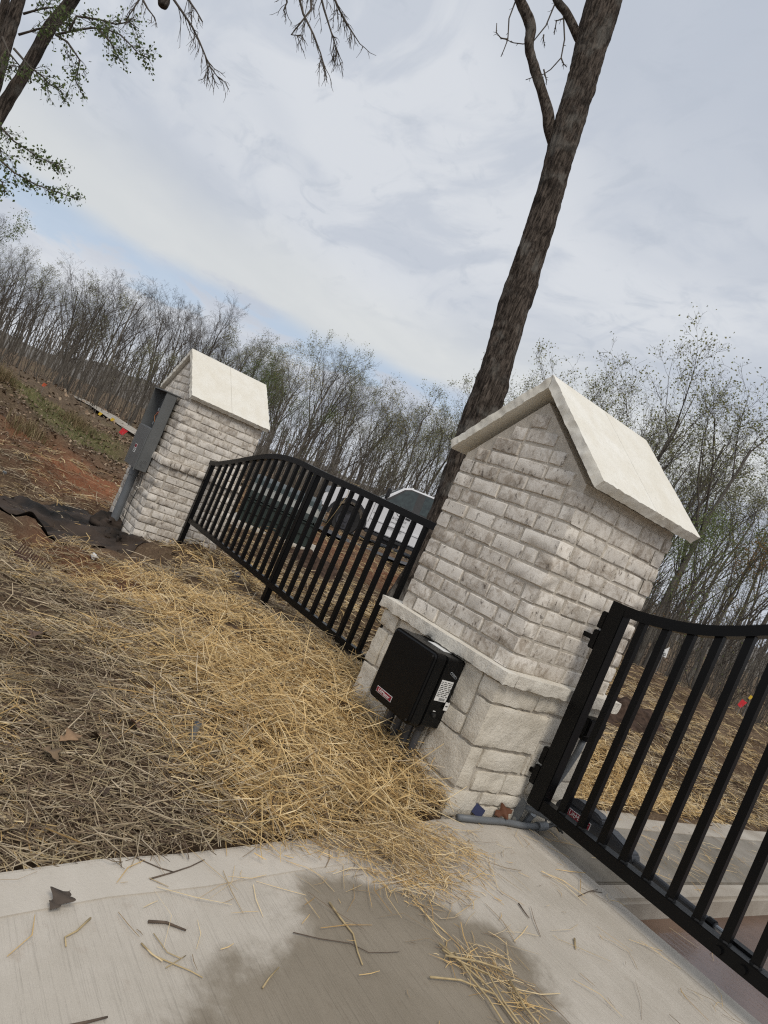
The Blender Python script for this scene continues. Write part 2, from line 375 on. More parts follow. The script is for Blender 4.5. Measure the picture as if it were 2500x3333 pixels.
def gz(x, y):
    x = np.asarray(x, float); y = np.asarray(y, float)
    z = _idw(x, y); dist = np.hypot(x-CAM[0], y-CAM[1])
    amp = np.clip((dist-1.5)/4, .35, 1.3)*np.where((y > .3) & (x > -.6), .25, 1)
    z = z+_rough(x, y)*amp
    return z
def gground(x, y):
    z = gz(x, y); x = np.asarray(x, float); y = np.asarray(y, float)
    # dig out below the concrete
    inslab = (y < .62) & (x > edge_x(np.minimum(y, .1))-.0)
    inwalk = (y >= .35) & (x > -.12)
    z = np.where(inslab | inwalk, np.minimum(z, -1.0), z)
    return z
def axis_pts(lo, hi, c0, c1, fine, grow):
    a = list(np.arange(c0, c1+1e-6, fine)); s = fine; p = c1
    while p < hi: s *= grow; p += s; a.append(p)
    s = fine; p = c0
    while p > lo: s *= grow; p -= s; a.insert(0, p)
    return np.array(a)
gx = axis_pts(-420, 160, -7.5, .9, .075, 1.06); gy = axis_pts(-60, 420, -2.7, 4.5, .075, 1.06)
GX, GY = np.meshgrid(gx, gy); GZ = np.concatenate([gground(GX[i:i+20], GY[i:i+20]) for i in range(0, len(gy), 20)])
ni, nj = GX.shape; ii, jj = np.meshgrid(np.arange(ni-1), np.arange(nj-1), indexing='ij'); k0 = (ii*nj+jj).ravel()
gV = np.stack([GX, GY, GZ], -1).reshape(-1, 3); gF = np.stack([k0, k0+1, k0+nj+1, k0+nj], 1)
# soil colour zones: brown topsoil, bare red clay, leaf mould under the wood, grassy crest of the bank
def zone(x, y):
    x = np.asarray(x, float); y = np.asarray(y, float)
    r = _rough(x*.8+3, y*.8-2)*9
    clay = np.exp(-(((x+9.6)/2.0)**2+((y-.1)/1.3)**2)**2)*.95+np.exp(-(((x+11.5)/5)**2+((y-6.6)/2.6)**2)**2)*.6+np.exp(-(((x+3.3)/1.2)**2+((y+.9)/.5)**2)**2)*.4
    clay = np.clip(clay*(1+r), 0, 1)
    grass = np.clip(np.exp(-(((x+15.5)/3.5)**2+((y-.9)/1.3)**2)**2)+np.exp(-(((x+17)/2.5)**2+((y+1.2)/1.3)**2)**2)*.5+r*.25, 0, 1)*(x < -10)
    d = np.hypot(x-CAM[0], y-CAM[1])
    wood = np.clip((d-24)/6, 0, 1)
    wood = np.maximum(wood, np.clip((y-14)/2, 0, 1))
    return clay, grass, wood
zc, zg, zw = zone(gV[:, 0], gV[:, 1])
pal = lambda *c: np.array(c)
gcol = pal(.115, .078, .052)*np.ones((len(gV), 1))
for f, cc in ((zw, pal(.125, .092, .066)), (zg, pal(.12, .115, .05)), (zc, pal(.235, .098, .052))): gcol = gcol*(1-f[:, None])+cc*f[:, None]
ground_mat, _t, _b = new_mat('soil'); _p = pos(_t)
_a = _t.nodes.new('ShaderNodeAttribute'); _a.attribute_name = 'tint'
_n1 = tnoise(_t, _p, 1.7, 7, .65, .4); _n2 = tnoise(_t, _p, 26, 6, .7, .3)
_c = mix(_t, 1.0, _a.outputs['Color'], mix(_t, sstep(_t, _n1, .3, .7), (.72, .7, .68), (1.3, 1.3, 1.25)), 'MULTIPLY')
_c = mix(_t, sstep(_t, _n2, .5, .75), _c, (.29, .215, .13)); _c = mix(_t, mth(_t, 'MULTIPLY', sstep(_t, _n2, .42, .25), .6), _c, (.045, .03, .022))
setc(_t, _b, _c); _b.inputs['Roughness'].default_value = .95; _b.inputs['Specular IOR Level'].default_value = .1
bump(_t, _b, _n2, 1.0, .03); M['soil'] = ground_mat
me = np_mesh('ground', gV, gF, gcol); smooth(me); tag(link_mesh('ground', me, M['soil']), kind='structure')

# far wooded ridge closing the view between the trunks
hv = []; hf = []; n = 160
for i in range(n+1):
    a = rad(-135+i*(175/n)); R0 = 112
    for k, (dr, h) in enumerate(((-14, -6), (0, -1.5), (14, 0.2), (40, 1.5), (80, 2.0), (130, -8))):
        hh = h+(.0 if k in (0, 5) else 1.6*math.sin(i*.31+k)+1.1*math.sin(i*.83+2*k))
        hv.append((CAM[0]+math.sin(a)*(R0+dr), CAM[1]+math.cos(a)*(R0+dr), hh))
for i in range(n):
    for k in range(5): hf.append((i*6+k, (i+1)*6+k, (i+1)*6+k+1, i*6+k+1))
m, t, b = new_mat('wooded_ridge'); p = pos(t); nn = tnoise(t, vmap(t, p, (1, 1, .35)), 1.1, 6, .7)
setc(t, b, mix(t, sstep(t, nn, .35, .65), (.075, .062, .05), (.15, .135, .115))); b.inputs['Roughness'].default_value = 1
o = np_mesh('hills', hv, hf); smooth(o); tag(link_mesh('hills', o, m), kind='structure')

# ------------------------------------------------------------------ concrete apron, walk, kerb, lower drive with muddy water
ZS = -.715
def sheet(name, outline, z, th, mat, kind='structure', bevel=.008):
    m = MB(); m.prism(outline, 2, z-th, z); o = m.build(name, mat, bevel=bevel); return tag(o, kind=kind)
XE = 6.5
slab_out = [(XE, .545)]+[(-.0, .545)]+[(max(p[0], .0)+.0 if i == 0 else p[0], p[1]) for i, p in enumerate(SLAB)]+[(XE, -9)]
slab_out = [(XE, .545), (.045, .545), (.045, .08)]+[(x+.004, y) for x, y in SLAB[1:]]+[(XE, -9)]
slab = sheet('concrete_apron', slab_out, ZS, .16, M['slab'], bevel=.012)
eb = [(x+.03, y) for x, y in SLAB[2:]]+[(x+.17, y) for x, y in SLAB[2:]][::-1]
m = MB(); m.prism(eb, 2, ZS-.01, ZS+.004); m.build('edge_band', M['edge'], slab)
m = MB(); m.prism([(.2, .43), (XE, .43), (XE, .531), (.2, .531)], 2, ZS-.01, ZS+.003); m.build('edge_band', M['edge'], slab)
walk = sheet('pavement_strip', [(-.2, .562), (.47, .562), (.47, 9), (-.2, 9)], -.738, .2, M['walk'])
m = MB(); m.prism([(-.2, .5635), (-.02, .5635), (.02, 9), (-.2, 9)], 2, -.745, -.7335); tag(m.build('trowelled_edge', M['kerbtop'], walk))
kerb = sheet('kerb', [(.474, .562), (.60, .562), (.60, 9), (.474, 9)], -.733, .2, M['kerbtop'], bevel=.018)
drive = sheet('lower_drive', [(.55, .55), (XE, .55), (XE, 9), (.55, 9)], -.845, .1, M['mud'], bevel=0)
# water lies deepest at the slab and runs out up the drive
wm, t, b = new_mat('muddy_water'); p = pos(t)
setc(t, b, mix(t, sstep(t, tnoise(t, p, 3, 4), .35, .65), (.115, .062, .038), (.17, .10, .066)))
b.inputs['Roughness'].default_value = .06; b.inputs['Specular IOR Level'].default_value = .6
bump(t, b, tnoise(t, vmap(t, p, (9, 22, 1)), 1.5, 3), .06, .01)
wv = [(.602, .548, -.83), (XE, .548, -.83)]
pts = [(XE, 2.0), (3.0, 2.1), (1.8, 1.75), (1.25, 1.35), (1.02, 1.5), (.85, 1.2), (.602, 1.25)]
m = MB(); m.prism([(.602, .548), (XE, .548)]+pts, 2, -.8455, -.832); tag(m.build('water', wm), kind='structure')
# a sliver of silt along the joint
m = MB(); m.prism([(.05, .5455), (XE, .5455), (XE, .5615), (.05, .5615)], 2, -.85, -.742); tag(m.build('joint_silt', M['mud']), kind='structure')

# kerb of a far lane on the left, and the street the pickup stands on
def ribbon(name, pts, w, mat, lift=.05):
    v = []; f = []
    P = [Vector((x, y)) for x, y in pts]
    for i, p in enumerate(P):
        tn = (P[min(i+1, len(P)-1)]-P[max(i-1, 0)]).normalized(); nrm = Vector((-tn.y, tn.x))
        for s in (-.5, .5):
            q = p+nrm*w*s; v.append((q.x, q.y, float(gz(q.x, q.y))+lift))
    z = [max(v[2*i][2], v[2*i+1][2]) for i in range(len(P))]
    v = [(a[0], a[1], z[i//2]) for i, a in enumerate(v)]
    f = [(2*i, 2*i+1, 2*i+3, 2*i+2) for i in range(len(P)-1)]
    me = np_mesh(name, v, f); return tag(link_mesh(name, me, mat), kind='structure')
ribbon('far_kerb', [(-46, 2.6), (-40, 3.7), (-34, 4.6), (-30.5, 5.2), (-27, 5.4), (-25, 5.6), (-22, 6.2), (-19, 7.6)], 1.1, M['kerbtop'], .07)
# ------------------------------------------------------------------ brick piers
def brick_variants(k):
    out = []
    for i in range(k):
        r = random.Random(100+i); m = MB(); nx, nz = 5, 3; V = []; F = []
        for a in range(nx+1):
            for c in range(nz+1):
                x = (-.5, -.472, -.17, .17, .472, .5)[a]; z = (-.5, -.43, .43, .5)[c]; edge = a in (0, nx) or c in (0, nz); cor = a in (0, nx) and c in (0, nz)
                y = r.uniform(-.02, .02) if not edge else .05+r.uniform(-.04, .07)+(.06 if cor else 0)
                if c in (0, nz): z += r.uniform(-.045, .03)*(1 if c else -1)
                if a in (0, nx): x += r.uniform(-.02, .006)*(1 if a else -1)
                V.append((x, y, z))
        for a in range(nx):
            for c in range(nz): F.append((a*(nz+1)+c, (a+1)*(nz+1)+c, (a+1)*(nz+1)+c+1, a*(nz+1)+c+1))
        ring = [(a, 0) for a in range(nx+1)]+[(nx, c) for c in range(1, nz+1)]+[(a, nz) for a in range(nx-1, -1, -1)]+[(0, c) for c in range(nz-1, 0, -1)]
        base = len(V); ids = [a*(nz+1)+c for a, c in ring]
        for a, c in ring: V.append((V[a*(nz+1)+c][0], 1.0, V[a*(nz+1)+c][2]))
        for q in range(len(ids)):
            q2 = (q+1) % len(ids); F.append((ids[q], base+q, base+q2, ids[q2]))
        m.v, m.f = V, F; me = m.mesh('brick'); me.materials.append(M['brick']); smooth(me); me.set_sharp_from_angle(angle=rad(48)); out.append(me)
    return out
BR = brick_variants(14)
CH, BL, JT = .081, .203, .011
def place_brick(parent, org, rz, u0, u1, z0, z1, proud, r, depth=.05, meshes=BR):
    """A brick on a wall whose outside looks along local -Y: u along the wall, org the wall's corner."""
    o = bpy.data.objects.new('brick', r.choice(meshes)); COL.objects.link(o); o.parent = parent
    u = (u0+u1)/2; c, s = math.cos(rz), math.sin(rz)
    o.location = (org[0]+c*u+s*proud, org[1]+s*u-c*proud, (z0+z1)/2)
    o.rotation_euler = (r.uniform(-.012, .012), r.uniform(-.008, .008), rz+r.uniform(-.008, .008))
    o.scale = ((u1-u0)*r.choice((1, 1, -1)), depth, z1-z0)
    return o
def wall_bricks(parent, org, rz, width, z0, courses, own, seed, clip=None, proud=.0055, first=0):
    r = random.Random(seed); q = proud
    for c in range(courses):
        ev = ((c+first) % 2 == 0) == own
        a, b = (-q, width+q) if ev else (.095+JT, width-.095-JT)
        zb = z0+c*CH; zt = zb+CH-JT
        lo, hi = (a, b) if clip is None else clip(zb, zt, a, b)
        if hi-lo < .05: continue
        u = lo
        if not ev or clip is not None:
            pass
        jog = r.choice((0, 0, .05, .1)) if ev else r.choice((0, 0, .03, .06))
        firstlen = BL-jog
        cuts = [u]; L = firstlen
        while cuts[-1]+L < hi-.001:
            cuts.append(cuts[-1]+L+0); L = BL+JT if len(cuts) > 1 else BL
        # merge a sliver at the end into a closer
        if hi-cuts[-1] < .045 and len(cuts) > 1: cuts.pop()
        cuts.append(hi+JT)
        for i in range(len(cuts)-1):
            x0, x1 = cuts[i], cuts[i+1]-JT
            if x1-x0 < .03: continue
            end = ev and (i == 0 or i == len(cuts)-2)
            wob = r.uniform(-.003, .003)
            place_brick(parent, org, rz, x0, x1, zb+wob, zt+wob*.5, q+r.uniform(-.004, .005), r, .095 if end else .05)
def gable_clip(half, zE, slope, z0):
    def f(zb, zt, a, b):
        top = zE+half*slope
        hw = (top-zt)/slope-.006
        return max(a, half-hw), min(b, half+hw)
    return f
def core_box(parent, a, b, name='mortar_core', mat='mortar'):
    return MB().box(a, b).build(name, M[mat], parent)
def cap_roof(parent, xc, half, zr, ze, y0, y1, th, seam):
    """Two sloping limestone slabs a side, meeting on the ridge: smooth tops, hewn edges."""
    L = math.hypot(half, zr-ze); 
    for s in (1, -1):
        d = Vector((s*half/L, 0, (ze-zr)/L)); nrm = Vector((s*(zr-ze)/L, 0, half/L))
        xf = Matrix(((d.x, 0, nrm.x, xc), (0, 1, 0, 0), (d.z, 0, nrm.z, zr), (0, 0, 0, 1)))
        for k, (ya, yb) in enumerate(((y0, seam-.0012), (seam+.0012, y1))):
            sides = {'+x'} | ({'-y'} if k == 0 else {'+y'})
            m = rock_box((.0 if s > 0 else .0, ya, -th), (L, yb, 0), .015, .007, 48, .004, sides, xf)
            # trim along the ridge plane so that the two sides meet in a mitre
            me = m.mesh('cap_slab'); bmx = bmesh.new(); bmx.from_mesh(me)
            bmesh.ops.bisect_plane(bmx, geom=bmx.verts[:]+bmx.edges[:]+bmx.faces[:], plane_co=(xc+s*.0008, 0, 0), plane_no=(-s, 0, 0), clear_outer=True)
            bmx.to_mesh(me); bmx.free(); smooth(me); me.set_sharp_from_angle(angle=rad(32)); link_mesh('cap_slab', me, M['cap'], parent)

# ---- near pier
A1, B1 = .8655, .7936
pier = tag(empty('stone_base_pier', (0, 0, 0)), 'near whitewashed brick pier on a rough limestone base, gabled cream stone cap', 'gate pier', 'gate piers')
W1 = .96
core_box(pier, (-A1+.001, .001, -.02), (-.001, B1-.001, .93))
sl1 = (1.412-.957)/.553; zE1 = .935
m = MB(); m.prism([(-A1+.003, .925), (-.003, .925), (-A1/2, .925+A1/2*sl1)], 1, .004, B1-.004); m.build('gable_core', M['mortar'], pier)
for org, rz, wd, own, sd in (((-A1, 0, 0), 0, A1, True, 1), ((0, 0, 0), math.pi/2, B1, False, 2), ((0, B1, 0), math.pi, A1, True, 3), ((-A1, B1, 0), -math.pi/2, B1, False, 4)):
    wall_bricks(pier, org, rz, wd, .006, 11 if own else 11, own, sd, first=1)
    if own: wall_bricks(pier, org, rz, wd, .006+11*CH, 6, True, sd+10, clip=gable_clip(wd/2, .905, sl1, 0), proud=.004)
cap_roof(pier, -A1/2, .553, 1.412, .957, -.048, B1+.048, .052, .41)
# stones: outline read off the joints, roughly squared limestone
stones = [  # x0,x1,y0,y1 (faces proud of the core), z0,z1
 (-.072,.038,-.048,.253,-.158,-.064),(-.062,.040,-.05,.395,-.371,-.168),(-.262,.034,-.046,.034,-.585,-.381),
 (-.25,-.082,-.045,.1,-.275,-.064),(-.255,-.072,-.05,.1,-.372,-.285),(-.5,-.26,-.046,.1,-.36,-.064),(-.775,-.51,-.044,.1,-.250,-.064),(-.775,-.51,-.05,.1,-.36,-.260),
 (-.93,-.785,-.05,.3,-.158,-.064),(-.926,-.832,-.05,.25,-.368,-.168),(-.824,-.785,-.043,.1,-.368,-.168),(-.918,-.785,-.05,.4,-.60,-.378),(-.775,-.59,-.048,.1,-.60,-.37),(-.58,-.272,-.046,.1,-.585,-.37),
 (-.30,.03,-.05,.152,-.72,-.595),(-.62,-.31,-.048,.1,-.74,-.595),(-.92,-.63,-.046,.3,-.75,-.61),
 (-.1,.036,.263,.542,-.152,-.064),(-.1,.034,.552,.84,-.152,-.064),(-.1,.030,.405,.62,-.30,-.163),(-.1,.030,.405,.618,-.478,-.31),(-.1,.032,.63,.845,-.312,-.162),(-.1,.034,.628,.84,-.478,-.322),
 (-.1,.036,.046,.36,-.478,-.383),(-.1,.034,.372,.396,-.478,-.383),(-.1,.034,.064,.268,-.585,-.49),(-.1,.032,.278,.45,-.585,-.49),(-.1,.034,.46,.61,-.585,-.488),(-.1,.034,.62,.84,-.59,-.488),
 (-.1,.034,.164,.455,-.652,-.597),(-.1,.034,.164,.455,-.735,-.662),(-.1,.034,.465,.84,-.735,-.6),
]
for s in stones:
    x0, x1, y0, y1, z0, z1 = s
    m = rock_box((x0, y0, z0), (x1, y1, z1), .021, .0075, 14, .004)
    me = m.mesh('stone'); smooth(me); me.set_sharp_from_angle(angle=rad(50)); link_mesh('stone', me, M['stone'], pier)
r = random.Random(5)
for x0 in (-.90, -.60, -.30):      # back of the base
    for z0, z1 in ((-.75, -.55), (-.54, -.33), (-.32, -.066)):
        m = rock_box((x0, .7, z0), (min(x0+.29, -.11), .845, z1), .06, .009, 9, .008); me = m.mesh('stone'); smooth(me); link_mesh('stone', me, M['stone'], pier)
for y0 in (.42,):
    for z0, z1 in ((-.75, -.55), (-.54, -.33), (-.32, -.066)):
        m = rock_box((-.93, y0, z0), (-.8, .69, z1), .06, .009, 9, .008); me = m.mesh('stone'); smooth(me); link_mesh('stone', me, M['stone'], pier)
core_box(pier, (-.905, -.030, -.95), (.019, .825, -.055), 'base_core')
for a, b in (((-.965, -.075, -.060), (.078, .012, .002)), ((-.01, .0125, -.0605), (.076, .868, .0015)), ((-.96, .79, -.06), (-.011, .868, .001)), ((-.962, .0125, -.059), (-.875, .789, .001))):
    m = rock_box(a, b, .018, .0065, 26, .004, {'-x', '+x', '-y', '+y', '-z'}); me = m.mesh('ledge_stone'); smooth(me); me.set_sharp_from_angle(angle=rad(45)); link_mesh('ledge_stone', me, M['ledge'], pier)

# ---- far pier
X2, XL, Y2, YB = -5.3, -6.3, -.035, .855
pier2 = tag(empty('meter_pier', (X2, Y2, -1)), 'far whitewashed brick pier with gabled cream stone cap and a grey meter box', 'gate pier', 'gate piers')
def rel(parent): pass
pier2.location = (0, 0, 0)
A2, B2 = X2-XL, YB-Y2
core_box(pier2, (XL+.001, Y2+.001, -.08), (X2-.001, YB-.001, .70))
core_box(pier2, (XL-.022, Y2-.022, -1.2), (X2+.022, YB+.022, -.06), 'base_core')
sl2 = (1.213-.718)/.58
m = MB(); m.prism([(XL+.003, .69), (X2-.003, .69), ((X2+XL)/2, .69+A2/2*sl2)], 1, Y2+.004, YB-.004); m.build('gable_core', M['mortar'], pier2)
def far_wall(org, rz, wd, own, sd, parts):
    n0 = set(bpy.data.objects)
    wall_bricks(pier2, org, rz, wd, .006, 8, own, sd, first=1)
    if own: wall_bricks(pier2, org, rz, wd, .006+8*CH, 6, True, sd+10, clip=gable_clip(wd/2, .672, sl2, 0), proud=.004)
    c, s = math.cos(rz), math.sin(rz)
    o2 = (org[0]-c*.025+s*.025, org[1]-s*.025-c*.025, 0)
    wall_bricks(pier2, o2, rz, wd+.05, -.075-13*CH, 13, own, sd+20, first=0)
    rr = random.Random(sd+40); u = -.04          # projecting header course
    while u < wd+.04:
        L = rr.uniform(.088, .104); place_brick(pier2, org, rz, u, min(u+L, wd+.045), -.074, -.001, .058+rr.uniform(-.004, .004), rr, .10); u += L+.009
    if not parts:          # sides turned away: one joined part
        new = [o for o in bpy.data.objects if o not in n0]; bmj = bmesh.new()
        for o in new:
            o2m = o.data.copy(); o2m.transform(o.matrix_basis); bmj.from_mesh(o2m); bpy.data.meshes.remove(o2m); bpy.data.objects.remove(o)
        bmesh.ops.recalc_face_normals(bmj, faces=bmj.faces)
        me = bpy.data.meshes.new('back_bricks'); bmj.to_mesh(me); bmj.free(); tag(link_mesh('back_bricks', me, M['brick'], pier2), kind='stuff')
far_wall((XL, Y2, 0), 0, A2, True, 31, True); far_wall((X2, Y2, 0), math.pi/2, B2, False, 32, True)
far_wall((X2, YB, 0), math.pi, A2, True, 33, False); far_wall((XL, YB, 0), -math.pi/2, B2, False, 34, False)
cap_roof(pier2, (X2+XL)/2, .58, 1.213, .718, Y2-.04, YB+.045, .05, (Y2+YB)/2)

# ------------------------------------------------------------------ meter box on the far pier
mx0, mx1, my0, my1, mz0, mz1 = -6.06, -5.594, -.205, -.083, -.25, .65
mb = tag(empty('meter_box'), 'grey steel meter box with open upper half on the far pier', 'meter box')
T = .004
MB().box((mx0, my1-T, mz0), (mx1, my1, mz1)).build('back_panel', M['meterin'], mb)
MB().box((mx0, my0, mz0), (mx0+T, my1-T, mz1)).box((mx1-T, my0, mz0), (mx1, my1-T, mz1)).box((mx0+T, my0, mz0), (mx1-T, my1-T, mz0+T)).build('side_panel', M['meter'], mb)
MB().box((mx0-.012, my0-.012, mz1), (mx1+.012, my1+.03, mz1+.012)).build('hood', M['meter'], mb, bevel=.003)
lc = MB().box((mx0-.003, my0-.006, mz0+.002), (mx1+.0035, my0-.0005, .213)).build('lower_cover', M['meter'], mb, bevel=.002)
MB().box((mx0+.02, my0-.002, .214), (mx1-.006, my0+.03, .222)).build('shelf_lip', M['galv'], mb)
MB().tube([(mx1-.012, my0-.010, mz0-.02), (mx1-.012, my0-.010, .2)], .006, 8).build('hinge_rod', M['meter'], mb)
MB().box((mx1-.03, my0-.014, mz0-.018), (mx1-.008, my0-.004, mz0+.006)).build('latch', M['galv'], mb)
lab = MB().box((-5.905, my0-.0072, -.10), (-5.825, my0-.006, -.005)).build('warning_label', M['whiteplain'], mb)
MB().box((-5.9, my0-.0082, -.045), (-5.83, my0-.0072, -.010)).build('red_band', M['labelred'], lab)
for k in range(3): MB().box((-5.896, my0-.0082, -.092+k*.015), (-5.834-.015*(k % 2), my0-.0072, -.084+k*.015)).build('print_line', M['ink'], lab)
for rr_ in (.016, .028, .04):
    m = MB(); n = 20
    m.tube([(mx1+.0005, -.143+rr_*math.cos(2*math.pi*k/n), -.172+rr_*math.sin(2*math.pi*k/n)) for k in range(n+1)], .0026, 5, False); m.build('knockout_ring', M['meter'], mb)
MB().box((-5.80, my1-.06, .25), (-5.66, my1-.01, .47)).build('terminal_block', M['plastic'], mb, bevel=.004)
for k, (xx, zz_) in enumerate(((-5.77, .44), (-5.70, .44), (-5.77, .28), (-5.70, .28))):
    tt = MB().box((xx-.016, my1-.085, zz_-.02), (xx+.016, my1-.06, zz_+.02)).build('terminal_lug', M['galv'], mb, bevel=.003)
MB().box((-5.79, my1-.083, .385), (-5.67, my1-.06, .41)).build('red_tab', M['labelred'], mb)
MB().tube([(-5.73, my1-.07, .44), (-5.75, my1-.1, .36), (-5.71, my1-.09, .3)], .006, 6).build('wire', M['copper'], mb)
MB().tube([(-5.79, -.14, -1.2), (-5.79, -.14, -.34)], .045, 20).build('conduit', M['pvc'], mb, sm=False)
MB().tube([(-5.79, -.14, -.34), (-5.79, -.14, -.253)], .052, 20).build('conduit_collar', M['pvc'], mb)
pts = [onax(300+a*.2411, 1400+b*.2411, 1, -.084) for a, b in ((680, 600), (665, 680), (640, 745), (605, 810), (520, 980), (430, 1200), (365, 1385))]
tag(MB().tube(pts, .004, 5).build('ground_wire', M['ink']), 'thin dark wire running down the brick below the grey meter box', 'wire')
c0 = onax(300+615*.2411, 1400+775*.2411, 1, -.09)
tag(rock_box((c0[0]-.06, -.11, c0[2]-.012), (c0[0]+.07, -.078, c0[2]+.014), .03, .002).build('brick_lug', M['ledge']), 'small pale stone lug on the brick beside the thin dark wire', 'stone lug')
# ------------------------------------------------------------------ curved fence panel
def rail_curve(name, prof, y0, y1, h, parent):
    """Bent square tube following prof (x, z of its top)."""
    m = MB(); V = []; F = []
    xs = np.array([p[0] for p in prof]); zs = np.array([p[1] for p in prof]); X = np.linspace(xs[0], xs[-1], 60)
    # smooth interpolation (cubic through the measured points)
    d = np.gradient(zs, xs); Z = []
    for x in X:
        i = min(max(np.searchsorted(xs, x)-1, 0), len(xs)-2); t = (x-xs[i])/(xs[i+1]-xs[i]); hh = xs[i+1]-xs[i]
        Z.append((2*t**3-3*t**2+1)*zs[i]+(t**3-2*t**2+t)*hh*d[i]+(-2*t**3+3*t**2)*zs[i+1]+(t**3-t**2)*hh*d[i+1])
    for x, z in zip(X, Z): V += [(x, y0, z), (x, y1, z), (x, y1, z-h), (x, y0, z-h)]
    for i in range(len(X)-1):
        for k in range(4): F.append((4*i+k, 4*i+(k+1) % 4, 4*i+4+(k+1) % 4, 4*i+4+k))
    F += [(3, 2, 1, 0), tuple(4*(len(X)-1)+k for k in range(4))]
    m.v, m.f = V, F; o = m.build(name, M['black'], parent)
    return o, (lambda x: float(np.interp(x, X, Z)))
YF = .397
fence = tag(empty('iron_fence', (0, 0, 0)), 'black iron fence panel with arched top between the two brick piers', 'fence')
prof = [(-5.24, .155), (-5.05, .178), (-4.88, .222), (-4.634, .289), (-4.406, .357), (-4.189, .420), (-3.974, .473), (-3.759, .510), (-3.544, .530), (-3.323, .534), (-3.101, .526), (-2.897, .520), (-2.42, .513), (-1.36, .490), (-.99, .484)]
rail, ft = rail_curve('top_rail', prof, YF, YF+.05, .05, fence)
MB().box((-5.14, YF+.002, -.555), (-.995, YF+.048, -.505)).build('bottom_rail', M['black'], fence, bevel=.003)
for x0, x1, zt in ((-5.225, -5.165, .13), (-3.055, -2.995, .50), (-1.055, -.995, .46)):
    MB().box((x0, YF+.003, -1.1), (x1, YF+.0525, zt)).build('post', M['black'], fence, bevel=.004)
pk = [-4.995, -4.85, -4.708, -4.562, -4.416, -4.27, -4.128, -3.985, -3.848, -3.703, -3.56, -3.418, -3.285, -3.155] + [-2.865+.1405*k for k in range(13)]
for x in pk:
    zt = ft(x+.015)-.03
    MB().box((x, YF+.010, -.52), (x+.031, YF+.040, zt)).build('picket', M['black'], fence)

# ------------------------------------------------------------------ swing gate leaf
gate = tag(empty('swing_gate', (.1, YF, -.58)), 'black iron swing gate leaf with dipping top rail hung beside the near pier', 'gate')
gate.location = (0, 0, 0)
XR = 2.45
MB().box((.100, YF-.004, -.579), (.185, YF+.062, .470)).build('hinge_post', M['black'], gate, bevel=.004)
gprof = [(.102, .486), (.254, .489), (.403, .509), (.486, .525), (.568, .547), (.689, .593), (.801, .643), (.95, .718), (1.15, .83), (1.4, .97), (1.7, 1.1), (2.0, 1.18), (2.3, 1.21), (XR, 1.215)]
grail, gt = rail_curve('top_rail', gprof, YF-.002, YF+.060, .05, gate)
MB().box((.186, YF-.003, -.575), (XR, YF+.060, -.518)).build('bottom_rail', M['black'], gate, bevel=.003)
MB().box((XR-.085, YF-.005, -.574), (XR-.0005, YF+.0615, 1.165)).build('end_post', M['black'], gate, bevel=.004)
for k in range(18):
    x = .262+.1178*k
    MB().box((x, YF+.014, -.52), (x+.034, YF+.044, gt(x+.016)-.03)).build('picket', M['black'], gate)
    m = MB(); m.tube([(x+.017, YF+.029, -.522), (x+.017, YF+.029, -.512)], [.029, .02], 8); m.build('weld_bead', M['black'], gate)
for z, face in ((.28, .006), (-.44, .034)):
    h = MB()
    h.box((.062, YF+.005, z+.055), (.0985, YF+.058, z+.142)).box((.060, YF+.002, z-.052), (.0990, YF+.062, z+.045))
    ho = h.build('hinge', M['black'], gate, bevel=.005)
    MB().tube([(.080, YF+.03, z+.040), (.080, YF+.03, z+.058)], .013, 10).build('hinge_pin', M['galv'], ho)
    MB().box((face-.035, YF+.018, z-.012), (.061, YF+.046, z+.012)).build('hinge_tab', M['black'], ho, bevel=.002)
for x in (1.105, 1.20):
    MB().tube([(x, YF-.003, -.55), (x, YF-.016, -.55)], .016, 8).build('bolt', M['black'], gate)

# ------------------------------------------------------------------ control box on the near pier
bx0, bx1, bz0, bz1 = -.552, -.196, -.430, -.062
ob = tag(empty('gate_operator_box', (0, 0, 0)), 'black plastic gate operator box with a red name plate on the pale stone base', 'control box')
def rbox(a, b, r, ax=1, n=5):
    """Box with corners rounded in the plane across axis ax."""
    o = [i for i in range(3) if i != ax]; u0, u1, v0, v1 = a[o[0]], b[o[0]], a[o[1]], b[o[1]]; P = []
    for cx_, cy_, s in ((u1-r, v1-r, 0), (u0+r, v1-r, 90), (u0+r, v0+r, 180), (u1-r, v0+r, 270)):
        for k in range(n+1): t = rad(s+90*k/n); P.append((cx_+r*math.cos(t), cy_+r*math.sin(t)))
    return MB().prism(P, ax, a[ax], b[ax])
rbox((bx0+.008, -.168, bz0+.006), (bx1-.006, -.046, bz1-.006), .018).build('housing', M['plastic'], ob, bevel=.004)
rbox((bx0, -.252, bz0), (bx1, -.169, bz1), .028).build('lid', M['plastic'], ob, bevel=.014, segs=3)
for x, z in ((bx0+.022, bz0+.022), (bx1-.022, bz0+.022), (bx0+.022, bz1-.022), (bx1-.022, bz1-.022)):
    MB().tube([(x, -.2535, z), (x, -.2515, z)], .006, 10).build('screw', M['ink'], ob)
def text(name, s, mat, parent, loc, rot, size, ext=.0004, align='CENTER', sx=1.0):
    cu = bpy.data.curves.new(name, 'FONT'); cu.body = s; cu.size = size; cu.extrude = ext; cu.align_x = align; cu.align_y = 'CENTER'; cu.materials.append(mat)
    o = bpy.data.objects.new(name, cu); COL.objects.link(o); o.parent = parent; o.location = loc; o.rotation_euler = rot; o.scale = (sx, 1, 1)
    bpy.context.view_layer.update(); me = bpy.data.meshes.new_from_object(o.evaluated_get(bpy.context.evaluated_depsgraph_get())); me.name = name
    bpy.data.objects.remove(o); bpy.data.curves.remove(cu); return link_mesh(name, me, mat, parent, loc, rot, (sx, 1, 1))
